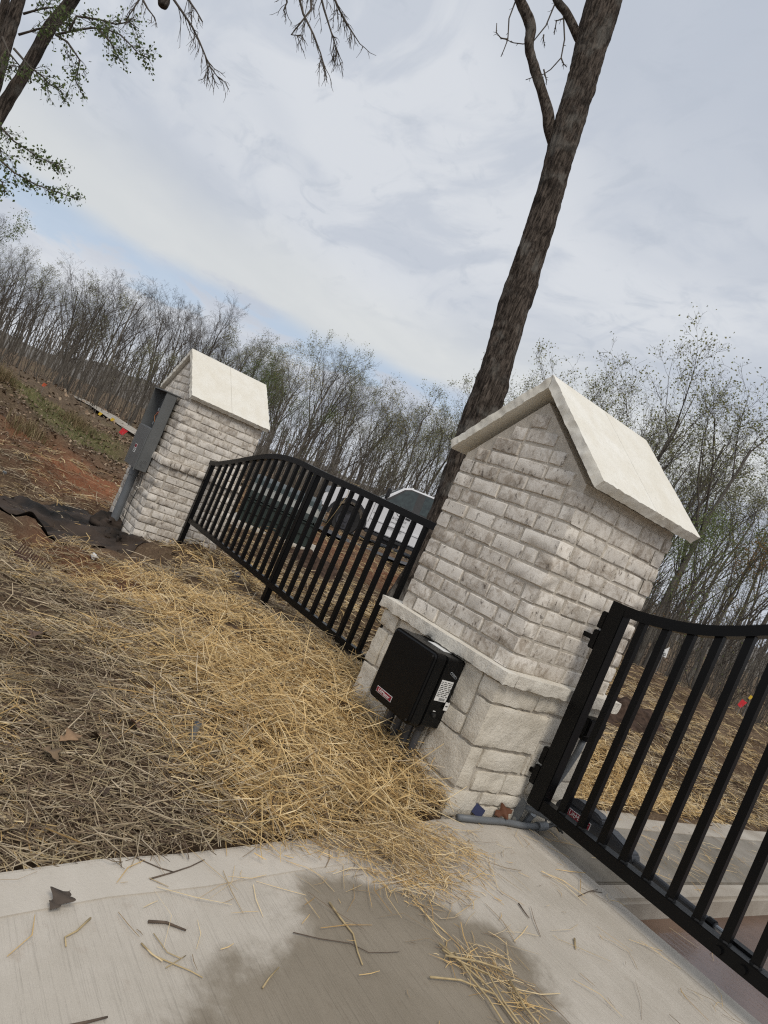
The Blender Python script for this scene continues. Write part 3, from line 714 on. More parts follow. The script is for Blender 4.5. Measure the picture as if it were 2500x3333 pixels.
FRONT = (rad(90), 0, 0); RIGHT = (rad(90), 0, rad(90))
npl = MB().box((-.492, -.2536, -.392), (-.362, -.2522, -.364)).build('name_plate', M['whiteplain'], ob)
MB().box((-.490, -.2543, -.390), (-.364, -.2537, -.366)).build('plate_field', M['labelred'], npl)
text('lettering', 'LiftMaster', M['whiteplain'], npl, (-.427, -.2550, -.3785), FRONT, .024, sx=1.0)
rl = MB().box((bx1-.0066, -.150, -.283), (bx1-.0055, -.072, -.178)).build('rating_label', M['whiteplain'], ob)
rr_ = random.Random(3)
for k in range(9):
    z = -.186-k*.0088; y0 = -.146
    while y0 < -.082:
        L = rr_.uniform(.008, .026); MB().box((bx1-.0055, y0, z-.0034), (bx1-.0048, min(y0+L, -.075), z)).build('print_line', M['ink'], rl); y0 += L+rr_.uniform(.003, .008)
for k in range(11): MB().box((bx1-.0055, -.122+k*.0036, -.279), (bx1-.0048, -.1205+k*.0036, -.266)).build('bar_line', M['ink'], rl)
tg = MB().box((bx1+.004, -.078, -.318), (bx1+.0055, -.052, -.276)).build('paper_tag', M['whiteplain'], ob)
MB().box((bx1+.0055, -.073, -.300), (bx1+.006, -.058, -.294)).build('print_line', M['ink'], tg)
MB().tube([(bx1+.001, -.082, -.212), (bx1+.010, -.072, -.25), (bx1+.005, -.066, -.279)], .0014, 5).tube([(bx1+.001, -.062, -.20), (bx1+.012, -.060, -.25), (bx1+.005, -.064, -.279)], .0014, 5).build('tag_string', M['ink'], ob)
m = MB()
for k in range(4): m.tube([(bx1-.003+.004*math.cos(t), -.112+k*.011+.006*math.cos(t), -.138-k*.005+.006*math.sin(t)) for t in np.linspace(0, 6.28, 9)], .0012, 5, False)
m.build('chain', M['galv'], ob)
MB().tube([(bx1-.006, -.118, -.352), (bx1+.007, -.118, -.352)], .010, 12).build('lock_knob', M['ink'], ob)
MB().box((bx1-.0062, -.126, -.337), (bx1-.005, -.110, -.333)).build('print_line', M['whiteplain'], ob)
MB().box((-.43, -.120, bz1-.0065), (-.30, -.060, bz1-.0045)).build('paper_label', M['whiteplain'], ob)
for x, y, r_ in ((-.47, -.115, .021), (-.395, -.12, .019), (-.315, -.115, .02), (-.265, -.10, .018)):
    g = float(gz(x, -.1))
    MB().tube([(x, y, bz0+.0035), (x+.004, y, g-.12)], r_, 12).build('conduit', M['darkgrey'], ob)
    MB().tube([(x, y, bz0+.003), (x, y, bz0-.03)], r_+.005, 12).build('conduit_nut', M['trim'], ob)

# ------------------------------------------------------------------ gate actuator, its arm and bracket
ac = tag(empty('gate_actuator', (0, 0, 0)), 'charcoal gate actuator arm with red name plate low behind the swing gate', 'gate actuator')
MB().prism([(.15, -0.5710), (.59, -0.5710), (.607, -0.5460), (.592, -0.5140), (.45, -0.4840), (.41, -0.4980), (.175, -0.5040), (.15, -0.5260)], 1, .548, .625).build('housing', M['darkgrey'], ac, bevel=.007)
MB().prism([(.182, -0.5020), (.405, -0.4960), (.402, -0.4710), (.37, -0.4600), (.25, -0.4580), (.20, -0.4780)], 1, .552, .622).build('top_cover', M['darkgrey'], ac, bevel=.007)
pl = MB().box((.232, .5440, -0.5490), (.366, .5478, -0.5150)).build('name_plate', M['whiteplain'], ac)
MB().box((.234, .5425, -0.5470), (.364, .5437, -0.5170)).build('plate_field', M['labelred'], pl)
text('lettering', 'LiftMaster', M['whiteplain'], pl, (.299, .5415, -0.5320), FRONT, .029)
MB().tube([(.58, .585, -0.5440), (1.02, .52, -0.5280)], .016, 12).build('outer_tube', M['darkgrey'], ac)
MB().tube([(1.0, .522, -0.5280), (1.16, .498, -0.5220)], .010, 10).build('piston_rod', M['galv'], ac)
MB().tube([(.985, .5235, -0.5290), (1.015, .520, -0.5280)], .021, 12).build('gland', M['plastic'], ac)
MB().box((1.10, .459, -0.5510), (1.2, .505, -0.5090)).build('gate_bracket', M['plastic'], ac, bevel=.004)
br = MB().prism([(.022, -.70), (.062, -.715), (.075, -.70), (.085, -.60), (.05, -.585)], 1, .43, .437).build('pier_bracket', M['pvc'], ac)
MB().tube([(.058, .425, -.695), (.058, .445, -.695)], .012, 8).build('bolt', M['galv'], br)
MB().tube([(.06, .44, -.62), (.19, .58, -.62)], .014, 8).build('bracket_arm', M['pvc'], ac)
# junction box on its own conduit behind the hinge post
jb = tag(empty('junction_box', (0, 0, 0)), 'small black photo eye box on grey conduit behind the swing gate', 'junction box')
MB().box((.045, .60, -.20), (.115, .74, -.105)).build('box_body', M['plastic'], jb, bevel=.006)
MB().box((.1155, .605, -.195), (.121, .735, -.110)).build('front_cover', M['plastic'], jb, bevel=.003)
MB().tube([(.08, .66, -.2005), (.08, .66, -.225)], .026, 12).build('nut', M['plastic'], jb)
MB().tube([(.08, .66, -.225), (.08, .655, -.30), (.078, .62, -.42), (.072, .585, -.52), (.07, .55, -.60)], .017, 12).build('conduit', M['pvc'], jb, sm=True)
MB().tube([(.07, .551, -.598), (.07, .525, -.66)], .023, 12).build('connector', M['galv'], jb)
MB().tube([(.07, .526, -.655), (.07, .50, -.72), (.07, .48, -.80)], .018, 12).build('conduit_elbow', M['pvc'], jb)
# grey conduit lying on the slab in front of the pier
def gp(px, py, z): p = onax(px, py, 2, z); return p
pts = [gp(1490, 2660, -.696), gp(1560, 2668, -.696), gp(1640, 2674, -.696), gp(1700, 2686, -.696), gp(1750, 2690, -.696)]
cdt = tag(empty('ground_conduit', (0, 0, 0)), 'grey plastic conduit lying on the concrete in front of the stone base', 'conduit')
MB().tube(pts, .0155, 14).build('pipe', M['pvc'], cdt, sm=True)
MB().tube([gp(1748, 2690, -.696), gp(1775, 2688, -.696)], .022, 14).build('coupling', M['pvc'], cdt)
q = [gp(1775, 2688, -.696), gp(1795, 2680, -.69), gp(1812, 2690, -.70), gp(1822, 2705, -.70)]
tag(MB().tube(q, .007, 6).tube([v+np.array((.01, .012, -.003)) for v in q], .006, 6).tube([gp(1778, 2680, -.69), gp(1776, 2655, -.66), gp(1790, 2648, -.64)], .005, 6).build('black_cable', M['ink']), 'loose black cables coming out of the grey conduit under the gate', 'cable')
# ------------------------------------------------------------------ trees close by
def spline(pts, rs, step):
    P = [Vector(p) for p in pts]; out = []; R = []
    for i in range(len(P)-1):
        p0, p1, p2, p3 = P[max(i-1, 0)], P[i], P[i+1], P[min(i+2, len(P)-1)]; n = max(1, int((p2-p1).length/step))
        for k in range(n):
            t = k/n
            out.append(.5*((2*p1)+(-p0+p2)*t+(2*p0-5*p1+4*p2-p3)*t*t+(-p0+3*p1-3*p2+p3)*t**3)); R.append(rs[i]*(1-t)+rs[i+1]*t)
    out.append(P[-1]); R.append(rs[-1]); return out, R
def bark_tube(pts, rs, sides, step, amp, seed=0, flare=0):
    pts, rs = spline(pts, rs, step); m = MB(); m.tube(pts, rs, sides)
    V = m.v; n = sides
    for i, c in enumerate(pts):
        for k in range(n):
            p = Vector(V[i*n+k]); d = p-c; a = 2*math.pi*k/n; rl = d.length
            if rl < 1e-6: continue
            s = i*step
            q = Vector((math.cos(a)*rl*23, math.sin(a)*rl*23, s*3.0+seed)); wv_ = noise.noise_vector(q*.35)*.8
            rg = 1-abs(noise.noise(q+wv_))*2.6; rg = max(rg, -.9)*(.75+.5*noise.noise(q*.2))
            lump = noise.noise(Vector((math.cos(a)*1.2, math.sin(a)*1.2, s*1.1+seed*3)))
            kn = max(0, noise.noise(Vector((math.cos(a)*1.6, math.sin(a)*1.6, s*2.2+seed*7)))-.38); h = amp*(rg*.75+.5*noise.noise(q*2.3))+rl*(.11*lump+.55*kn)
            if flare and i*step < .6: h += rl*flare*(1-i*step/.6)**2*(1+.5*math.cos(a*5+1))
            V[i*n+k] = tuple(p+d/rl*h)
    m.v = V; return m
def twiglets(m, pts, r0, rng, n, L, drop, lev=0, leaves=None, spread=.9, toward=None):
    """Side twigs along a polyline, drooping or rising, with an optional list that collects leaf positions."""
    P = [Vector(p) for p in pts]
    for q in range(n):
        t = rng.uniform(.15, 1); k = min(int(t*(len(P)-1)), len(P)-2); f = t*(len(P)-1)-k
        b = P[k].lerp(P[k+1], f); d = (P[k+1]-P[k]).normalized()
        side = Vector((rng.gauss(0, 1), rng.gauss(0, 1), rng.gauss(0, 1))); side = (side-d*side.dot(d)).normalized()
        v = (d*rng.uniform(.5, 1)+side*spread*rng.uniform(.4, 1)+Vector((0, 0, drop))).normalized()
        l = L*rng.uniform(.4, 1.1)*(1.15-t*.5); pl = [b]; 
        for s in range(3):
            v = (v+Vector((rng.gauss(0, .22), rng.gauss(0, .22), rng.gauss(0, .22)+drop*.3))).normalized(); pl.append(pl[-1]+v*l/3)
        m.tube(pl, [r0, r0*.8, r0*.65, r0*.4], 4, False)
        if leaves is not None:
            for s in range(1, 4): leaves.append((pl[s], v))
        if lev > 0: twiglets(m, pl, r0*.65, rng, 3, L*.45, drop, lev-1, leaves, spread)
def leaf_cloud(name, spots, rng, n, size, cols, parent, jitter=.06):
    V = []; F = []; C = []
    for p, d in spots:
        for q in range(n):
            c = Vector(p)+Vector((rng.gauss(0, jitter), rng.gauss(0, jitter), rng.gauss(0, jitter)))
            a = Vector((rng.gauss(0, 1), rng.gauss(0, 1), rng.gauss(0, 1)-.5)).normalized(); b = a.orthogonal().normalized(); b = (b*math.cos(3*rng.random())+a.cross(b)*math.sin(3*rng.random())).normalized()
            l = size*rng.uniform(.5, 1.25); w_ = l*.34; k = len(V)
            V += [tuple(c), tuple(c+a*l*.5+b*w_), tuple(c+a*l), tuple(c+a*l*.5-b*w_)]; F.append((k, k+1, k+2, k+3)); cc = rng.choice(cols); g = rng.uniform(.75, 1.2); C += [tuple(x*g for x in cc)]*4
    me = np_mesh(name, V, F, C); return link_mesh(name, me, M['bud'], parent)
DT = 10.754
tree = tag(empty('leaning_tree', tuple(atD(1325, 1955, DT))), 'tall leaning dark barked tree trunk rising right behind the fence panel', 'tree')
tl = Vector(tree.location)
def T(pts, D=DT, off=None): return [Vector(atD(a, b, D))-(tl if off is None else off) for a, b in pts]
tp = [(1302, 2000), (1335, 1930), (1405, 1800), (1460, 1650), (1510, 1500), (1549, 1391), (1592, 1281), (1636, 1130), (1679, 980), (1716, 866), (1753, 753), (1786, 640), (1817, 527), (1845, 430), (1872, 340), (1902, 240), (1924, 150), (1946, 75), (1968, 0), (1998, -110), (2030, -260), (2050, -430), (2062, -600)]
trr = [.31, .26, .24, .235, .235, .235, .245, .226, .214, .208, .203, .200, .204, .212, .212, .215, .232, .25, .252, .23, .21, .18, .14]
me = bark_tube(T(tp), trr, 96, .024, .024, 3, .15).mesh('trunk'); smooth(me); link_mesh('trunk', me, M['bark'], tree)
me = bark_tube(T([(1808, 480), (1789, 422), (1783, 362), (1768, 312), (1741, 226), (1722, 150), (1727, 85), (1697, 10), (1672, -80), (1688, -200), (1650, -330)]), [.07, .082, .078, .072, .070, .068, .078, .070, .06, .05, .035], 18, .03, .012, 9).mesh('limb'); smooth(me); link_mesh('limb', me, M['bark'], tree)
me = bark_tube(T([(1915, 165), (1883, 122), (1845, 45), (1811, -4), (1790, -90), (1740, -210)]), [.06, .075, .062, .058, .05, .04], 16, .03, .004, 12).mesh('limb'); smooth(me); link_mesh('limb', me, M['bark'], tree)
me = bark_tube(T([(2030, -260), (2110, -380), (2230, -520)]), [.12, .09, .06], 14, .05, .006, 15).mesh('limb'); smooth(me); link_mesh('limb', me, M['bark'], tree)
rg = random.Random(21)
z2 = lambda *p: [(1250+a*.7535, b*.7535) for a, b in p]
for i, pp in enumerate((z2((590, -120), (570, 0), (540, 80), (535, 170), (518, 215), (505, 245)), z2((536, 170), (505, 165), (485, 140), (487, 100)), z2((790, -130), (745, 0), (700, 110), (640, 185), (600, 190), (560, 185), (520, 168)),
      z2((735, -110), (775, 60), (780, 170), (765, 250), (720, 300), (690, 320), (640, 335), (612, 345)), z2((765, 250), (775, 275), (790, 290)), z2((775, 80), (745, 90), (735, 150)), z2((690, 150), (688, 165), (692, 190)), z2((690, 300), (700, 340), (702, 355)))):
    m = MB(); P = T(pp); m.tube(P, list(np.linspace(.013, .006, len(P))), 6); twiglets(m, P, .005, rg, 7, .10, -.05)
    m.build('twig', M['twig'], tree, sm=True)
rg = random.Random(41)
for i, pp in enumerate(([(2230, -520), (2330, -640), (2380, -800)], [(2062, -600), (2070, -760), (2040, -900)], [(1650, -330), (1600, -450), (1560, -600)], [(1740, -210), (1690, -360), (1670, -520)])):
    m = MB(); P = T(pp); m.tube(P, list(np.linspace(.06, .02, len(P))), 7); twiglets(m, P, .016, rg, 9, 1.1, .2, 1); m.build('bough', M['twig'], tree, sm=True)

# forked tree out to the left, its leafing boughs and a bare limb hang into view
DL = 9.5
base = atD(-400, 1290, DL); base[2] = float(gz(base[0], base[1]))
ft_ = tag(empty('forked_tree', tuple(base)), 'dark forked tree with young green leaves leaning in at upper left corner', 'tree'); fl = Vector(base)
me = bark_tube([Vector((0, 0, -.15))]+T([(-330, 1080), (-255, 880), (-160, 680), (-70, 490), (15, 340), (72, 249), (158, 98), (228, 8), (300, -100), (400, -260)], DL, fl), [.17, .14, .12, .10, .086, .080, .076, .073, .070, .068, .062, .055], 34, .045, .014, 31, .2).mesh('trunk'); smooth(me); link_mesh('trunk', me, M['bark'], ft_)
me = bark_tube(T([(-190, 740), (-120, 600), (-50, 400), (-8, 240), (28, 110), (60, 0), (95, -130), (120, -300)], DL, fl), [.075, .085, .085, .082, .08, .078, .074, .07], 32, .045, .014, 35).mesh('limb'); smooth(me); link_mesh('limb', me, M['bark'], ft_)
me = bark_tube(T([(-50, 400), (-40, 230), (-8, 100), (18, 0), (50, -140)], DL, fl), [.06, .055, .05, .05, .04], 12, .06, .004, 37).mesh('limb'); smooth(me); link_mesh('limb', me, M['bark'], ft_)
me = bark_tube(T([(300, -100), (430, -230), (560, -210), (760, -260), (980, -300), (1200, -240), (1330, -200)], DL-.6, fl), [.11, .10, .09, .08, .07, .055, .04], 14, .08, .004, 39).mesh('limb'); smooth(me); link_mesh('limb', me, M['bark'], ft_)
me = bark_tube(T([(560, -210), (545, -100), (538, -30), (534, 5), (530, 22)], DL-.6, fl), [.075, .07, .068, .072, .055], 16, .03, .008, 43).mesh('broken_stub'); smooth(me); link_mesh('broken_stub', me, M['bark'], ft_)
z1_ = lambda *p: [(a*.7535, b*.7535) for a, b in p]
greens = [(.13, .18, .06), (.10, .14, .05), (.17, .21, .08), (.075, .095, .04)]
for i, (pp, nl) in enumerate((
    (z1_((240, 150), (330, 130), (400, 120), (470, 130), (520, 150), (570, 200), (600, 235), (640, 250)), 26), (z1_((240, 150), (290, 180), (315, 215), (345, 260), (338, 300), (325, 345)), 20),
    (z1_((300, 130), (330, 70), (430, 85), (500, 105), (560, 95), (600, 125)), 24), (z1_((430, 130), (480, 185), (500, 225), (515, 255)), 14), (z1_((80, 150), (150, 130), (220, 110), (300, 100)), 26), (z1_((60, 210), (130, 290), (190, 335), (215, 365), (265, 392)), 26),
    (z1_((100, 60), (170, 40), (240, 30), (300, 60)), 26), (z1_((-60, 480), (0, 545), (60, 610), (130, 655), (200, 695), (270, 722)), 40), (z1_((-80, 620), (0, 690), (60, 745), (150, 795), (230, 825), (340, 860)), 34), (z1_((10, 160), (40, 230), (90, 290), (50, 280)), 14), (z1_((-30, 600), (0, 640), (12, 700)), 8), (z1_((-20, 760), (0, 780), (15, 790)), 6))):
    m = MB(); P = T(pp, DL-.3-.25*(i % 3), fl); m.tube(P, list(np.linspace(.016, .005, len(P))), 6); sp = []
    twiglets(m, P, .0042, rg, max(8, int(nl*.8)), .34 if i not in (7, 8) else .2, -.12, 1, sp, .75)
    for q in range(len(P)-1): sp.append((P[q+1], P[q+1]-P[q]))
    bo = m.build('leafy_bough', M['twig'], ft_, sm=True)
    leaf_cloud('leaves', sp, rg, 1, .044, greens, bo, .03)['kind'] = 'stuff'
for i, (pp, nl, L) in enumerate((
    (z1_((690, -150), (745, -10), (790, 55), (830, 115), (862, 180), (885, 235), (905, 285), (950, 345)), 22, .42), (z1_((720, -160), (660, -60), (600, 0), (575, 40), (545, 85)), 8, .3), (z1_((600, -70), (620, 5), (640, 40), (668, 75)), 5, .2),
    (z1_((800, -90), (815, 0), (850, 50), (876, 95)), 9, .3), (z1_((1190, -250), (1225, -90), (1240, 10), (1225, 45), (1235, 65)), 7, .25), (z1_((1240, -250), (1280, -60), (1310, 60), (1355, 150), (1385, 230), (1402, 288)), 16, .38),
    (z1_((1330, -250), (1370, -80), (1400, 40), (1425, 120), (1450, 200), (1468, 245)), 16, .40), (z1_((1360, -260), (1420, -60), (1470, 50), (1510, 120), (1555, 190)), 18, .36), (z1_((1300, -250), (1340, -60), (1345, 40), (1290, 110), (1258, 150), (1300, 155)), 9, .3))):
    m = MB(); P = T(pp, DL-.9-.3*(i % 3), fl); m.tube(P, list(np.linspace(.017, .005, len(P))), 6); twiglets(m, P, .0055, rg, nl, L, -.35, 1, spread=.6)
    m.build('bare_twig', M['twig'], ft_, sm=True)

# ------------------------------------------------------------------ the wood behind
def tree_proto(seed, H, leaf_n, lsize, cols, lean=.05, clear=.3, fork=False, dense=1.0):
    r = random.Random(seed); tm = MB(); cm = MB(); spots = []
    def branch(p, d, r0, L, lev, up):
        ns = (7, 5, 4, 3, 2)[lev]; pts = [p]; v = d.normalized()
        for s in range(ns):
            wob = (.045, .10, .15, .2, .25)[lev]
            v = (v+Vector((r.gauss(0, wob), r.gauss(0, wob), r.gauss(0, wob)+up))).normalized(); pts.append(pts[-1]+v*L/ns)
        rs = [r0*(1-.72*i/ns) for i in range(ns+1)]
        rs = [max(x, .0035) for x in rs]
        (tm if lev == 0 else cm).tube(pts, rs, (7, 4, 3, 3, 3)[lev], False)
        if lev >= 3:
            spots.append((pts[-1], v)); spots.append((pts[1], v))
        if lev < 4:
            nb = (r.randint(6, 9), r.randint(6, 8), r.randint(4, 6), r.randint(2, 3))[lev]
            nb = max(2, round(nb*dense*.97))
            for q in range(nb):
                t = r.uniform((clear, .25, .2, .15)[lev], 1.0) if lev else clear+(1-clear)*(q+r.random())/nb
                k = min(int(t*ns), ns-1); b = pts[k].lerp(pts[k+1], t*ns-k); dd = (pts[k+1]-pts[k]).normalized()
                s = Vector((r.gauss(0, 1), r.gauss(0, 1), r.gauss(0, .6))); s = (s-dd*s.dot(dd)).normalized(); an = rad(r.uniform(*((20, 40), (20, 42), (22, 50), (25, 60))[lev]))
                nd = dd*math.cos(an)+s*math.sin(an)
                nl = L*((.62*(1.15-t*.70)) if lev == 0 else r.uniform(.38, .62)*(1.1-.4*t)); rb = rs[k]*(r.uniform(.42, .62) if lev == 0 else r.uniform(.38, .56))
                branch(b, nd, rb, nl, lev+1, (.0, .10, .09, .07, .05)[lev+1])
    if fork:
        branch(Vector((0, 0, -.3)), Vector((lean, 0, 1)), H*.0105, H*.86, 0, .01); branch(Vector((.02, .03, -.3)), Vector((-lean*3-.12, .1, 1)), H*.0095, H*.8, 0, .02)
    else: branch(Vector((0, 0, -.3)), Vector((lean, lean*.5, 1)), H*.0115, H*.92, 0, .005)
    top = max(v[2] for v in cm.v); k_ = H/top; tm.v = [(x*k_, y*k_, z*k_) for x, y, z in tm.v]; cm.v = [(x*k_, y*k_, z*k_) for x, y, z in cm.v]; spots = [(p*k_, v) for p, v in spots]
    tme = tm.mesh('trunk', False); smooth(tme); tme.materials.append(M['barkfar']); cme = cm.mesh('crown', False); smooth(cme); cme.materials.append(M['twig'])
    lme = None
    if leaf_n:
        V = []; F = []; C = []
        pick = spots if leaf_n >= 1 else r.sample(spots, int(len(spots)*leaf_n))
        for p, d in pick:
            for q in range(max(1, int(leaf_n))):
                c = p+Vector((r.gauss(0, .12), r.gauss(0, .12), r.gauss(0, .12))); a = Vector((r.gauss(0, 1), r.gauss(0, 1), r.gauss(0, 1))).normalized(); b = a.orthogonal().normalized(); l = lsize*r.uniform(.6, 1.4); k = len(V)
                V += [tuple(c), tuple(c+a*l*.5+b*l*.4), tuple(c+a*l), tuple(c+a*l*.5-b*l*.4)]; F.append((k, k+1, k+2, k+3)); cc = r.choice(cols); g = r.uniform(.7, 1.25); C += [tuple(x*g for x in cc)]*4
        lme = np_mesh('leaves', V, F, C); lme.materials.append(M['bud'])
    return tme, cme, lme
pale = [(.30, .30, .13), (.23, .24, .10), (.36, .34, .18), (.19, .19, .09)]; gold = [(.38, .30, .09), (.30, .25, .08), (.24, .22, .08)]; deep = [(.17, .21, .075), (.21, .25, .10), (.13, .165, .06)]; rusty = [(.32, .19, .075), (.27, .17, .08), (.21, .18, .08)]
PR = {
 'bare': [tree_proto(s, 10, 0, 0, None, .04+.03*(s % 3), .42+.06*(s % 3)) for s in (1, 2, 3, 4)]+[tree_proto(9, 10, 0, 0, None, .05, .35, True)],
 'bud': [tree_proto(s, 10, .9, .06, pale, .05, .40) for s in (11, 12, 13)]+[tree_proto(14, 10, 1, .062, pale, .06, .32, True)],
 'gold': [tree_proto(21, 10, .8, .075, gold, .05, .4)], 'deep': [tree_proto(31, 8, 2, .068, deep, .03, .15, dense=.9)], 'rusty': [tree_proto(41, 8, 2, .066, rusty, .04, .15, dense=.85)],
}
PH_ = {'bare': 10, 'bud': 10, 'gold': 10, 'deep': 8, 'rusty': 8}
LAB = {'bare': 'bare grey tree with thin branches', 'bud': 'budding tree with pale green leaves', 'gold': 'tree with golden green young leaves', 'deep': 'low bushy tree in fresh green leaf', 'rusty': 'low bushy tree with rusty brown young leaves'}
NAMES = {'bare': 'bare_tree', 'bud': 'budding_tree', 'gold': 'golden_tree', 'deep': 'green_tree', 'rusty': 'rusty_tree'}
TOPS = np.array([(-100, 8.5), (-90, 8.6), (-87.5, 8.0), (-83.4, 6.4), (-80.5, 7.6), (-77.2, 8.9), (-73.5, 8.8), (-69.8, 9.8), (-64.6, 9.3), (-62, 11.0), (-58.8, 10), (-56, 9.4), (-53.4, 10.6), (-46.8, 14.2), (-45, 16.2), (-40.8, 16.8), (-37, 19.4), (-32, 19.8), (-10, 20)])
def plant(kind, az, dist, el, rr, where):
    x = CAM[0]+math.sin(rad(az))*dist; y = CAM[1]+math.cos(rad(az))*dist
    if abs((x+14.2)*.839-(y-9.8)*.545) < 1.8 and -2 < (x+15)*.545+(y-9.1)*.839 < 7: return
    z = float(gz(x, y))-.1; H = max(3.0, dist*math.tan(rad(el))+CAM[2]-z)
    t, c_, l_ = rr.choice(PR[kind]); e = empty(NAMES[kind], (x, y, z), rr.uniform(0, 6.28)); s = H/PH_[kind]; w_ = s*rr.uniform(.9, 1.2); e.scale = (w_, w_, s)
    lab = f"{LAB[kind]} {where}"; tag(e, lab, 'tree', f"{NAMES[kind].replace('_', ' ')}s {where}")
    link_mesh('trunk', t, None, e); link_mesh('crown', c_, None, e)
    if l_: tag(link_mesh('leaves', l_, None, e), kind='stuff')
rr = random.Random(77)
WL, WM, WR = 'beyond the grassy bank', 'behind the pickup', 'beyond the straw bank'
def row(n, a0, a1, d0, d1, f0, f1, kinds, where):
    where = ('at the wood edge ' if f1 < .8 else 'well inside the wood ' if d0 < 46 else 'deep in the wood ')+where
    for i in range(n):
        a = a0+(a1-a0)*(i+rr.random())/n; plant(rr.choice(kinds), a, rr.uniform(d0, d1), float(np.interp(a, TOPS[:, 0], TOPS[:, 1]))*rr.uniform(f0, f1), rr, where)
row(15, -97, -71, 34, 40, .5, .78, ['bare']*5+['bud'], WL); row(16, -97, -70, 39, 47, .75, 1.0, ['bare']*5+['bud'], WL); row(32, -97, -70, 48, 75, .6, .92, ['bare'], WL)
row(12, -70, -46, 29, 35, .4, .7, ['bare']*2+['bud']*4+['deep'], WM); row(12, -71, -46, 36, 45, .7, 1.0, ['bare', 'bud', 'bud'], WM); row(26, -72, -46, 48, 75, .6, .92, ['bare', 'bud'], WM)
row(11, -46, -12, 22.5, 27, .3, .6, ['bud']*3+['bare', 'deep', 'rusty'], WR); row(10, -46, -10, 26, 33, .6, .95, ['bud']*4+['bare'], WR); row(26, -46, -10, 36, 60, .5, .9, ['bud', 'bare'], WR)
for az, d, el, k, lab in ((-64.6, 35, 9.4, 'gold', 'behind the fence arch'), (-66.6, 34, 6.8, 'deep', 'beside the far pier roof'), (-62, 36, 11.2, 'bud', 'tallest behind the fence'), (-58.6, 37, 10, 'bud', 'above the pickup bonnet'), (-53.4, 36, 10.8, 'bud', 'just left of the leaning tree'), (-46.5, 30, 14.2, 'bud', 'just right of the leaning tree'),
    (-44.6, 29, 16.6, 'bud', 'above the near pier peak'), (-40.6, 28, 16.8, 'bud', 'behind the near cap ridge'), (-37, 27, 19.7, 'bud', 'fanning over the near cap'), (-31.6, 26, 20.2, 'bud', 'at the right picture edge'), (-31, 23, 9.6, 'deep', 'below the near cap eave'), (-27.4, 23, 9.8, 'rusty', 'right of the near cap eave'), (-34, 24, 8, 'deep', 'close behind the near pier'),
    (-88.5, 36, 8.2, 'deep', 'at the left picture edge'), (-77.2, 40, 9.1, 'bare', 'tallest on the left'), (-80.4, 41, 7.7, 'bare', 'left of the tallest'), (-70, 39, 10, 'bare', 'behind the far pier roof'), (-73.6, 40, 8.9, 'bare', 'left of the far pier roof'), (-55.8, 36, 9, 'gold', 'over the pickup cab')):
    plant(k, az, d, el, rr, lab)
# brush between the trunks: far too many stems to count
bm_ = MB(); bl = []
for i in range(1500):
    az = rr.uniform(-98, -8); d0 = 31 if az < -70 else (27 if az < -48 else 21.5); d = d0+abs(rr.gauss(0, 14)); x = CAM[0]+math.sin(rad(az))*d; y = CAM[1]+math.cos(rad(az))*d
    if abs((x+14.2)*.839-(y-9.8)*.545) < 2.2 and -2 < (x+15)*.545+(y-9.1)*.839 < 7: continue
    z = float(gz(x, y)); h = rr.uniform(1.0, 3.4)+max(0, d-d0)*.12; a = rr.uniform(0, 6.28); ln = rr.uniform(0, .5)*h
    p = Vector((x, y, z-.1)); q = p+Vector((math.cos(a)*ln*.4, math.sin(a)*ln*.4, h*.55)); e = p+Vector((math.cos(a)*ln, math.sin(a)*ln, h))
    bm_.tube([p, q, e], [.017, .011, .005], 3, False)
    for s in range(5):
        b = q.lerp(e, rr.random()); v = Vector((rr.gauss(0, .5), rr.gauss(0, .5), rr.uniform(.2, .9)))*h*.22; bm_.tube([b, b+v], [.008, .005], 3, False)
        if az > -68 and rr.random() < .6: bl.append((b+v, v))
tag(bm_.build('underbrush', M['twig'], fix=False), 'tangle of thin bare brush stems between the woodland trunks', 'underbrush', kind='stuff')
fw = MB()
for i in range(1000):
    az = rr.uniform(-100, -6); d = rr.uniform(72, 104); x = CAM[0]+math.sin(rad(az))*d; y = CAM[1]+math.cos(rad(az))*d; z = float(gz(x, y))-.2; h = rr.uniform(3.5, 8)+(-z if az > -70 else 0)*.8
    p = Vector((x, y, z)); e = p+Vector((rr.gauss(0, .5), rr.gauss(0, .5), h)); fw.tube([p, p.lerp(e, .6), e], [.10, .06, .012], 3, False)
    for s in range(6):
        b = p.lerp(e, rr.uniform(.25, .95)); v = Vector((rr.gauss(0, .5), rr.gauss(0, .5), rr.uniform(.5, 1)))*h*.2; fw.tube([b, b+v], [.03, .008], 3, False)
tag(fw.build('far_woods', M['barkfar'], fix=False), 'far grey wood closing the view behind the nearer trunks', 'woods', kind='stuff')
o = leaf_cloud('brush_leaves', bl, rr, 1, .06, pale+deep+rusty[:1], None, .15); tag(o, 'scattered young leaves on the brush in the wood', 'brush leaves', kind='stuff')
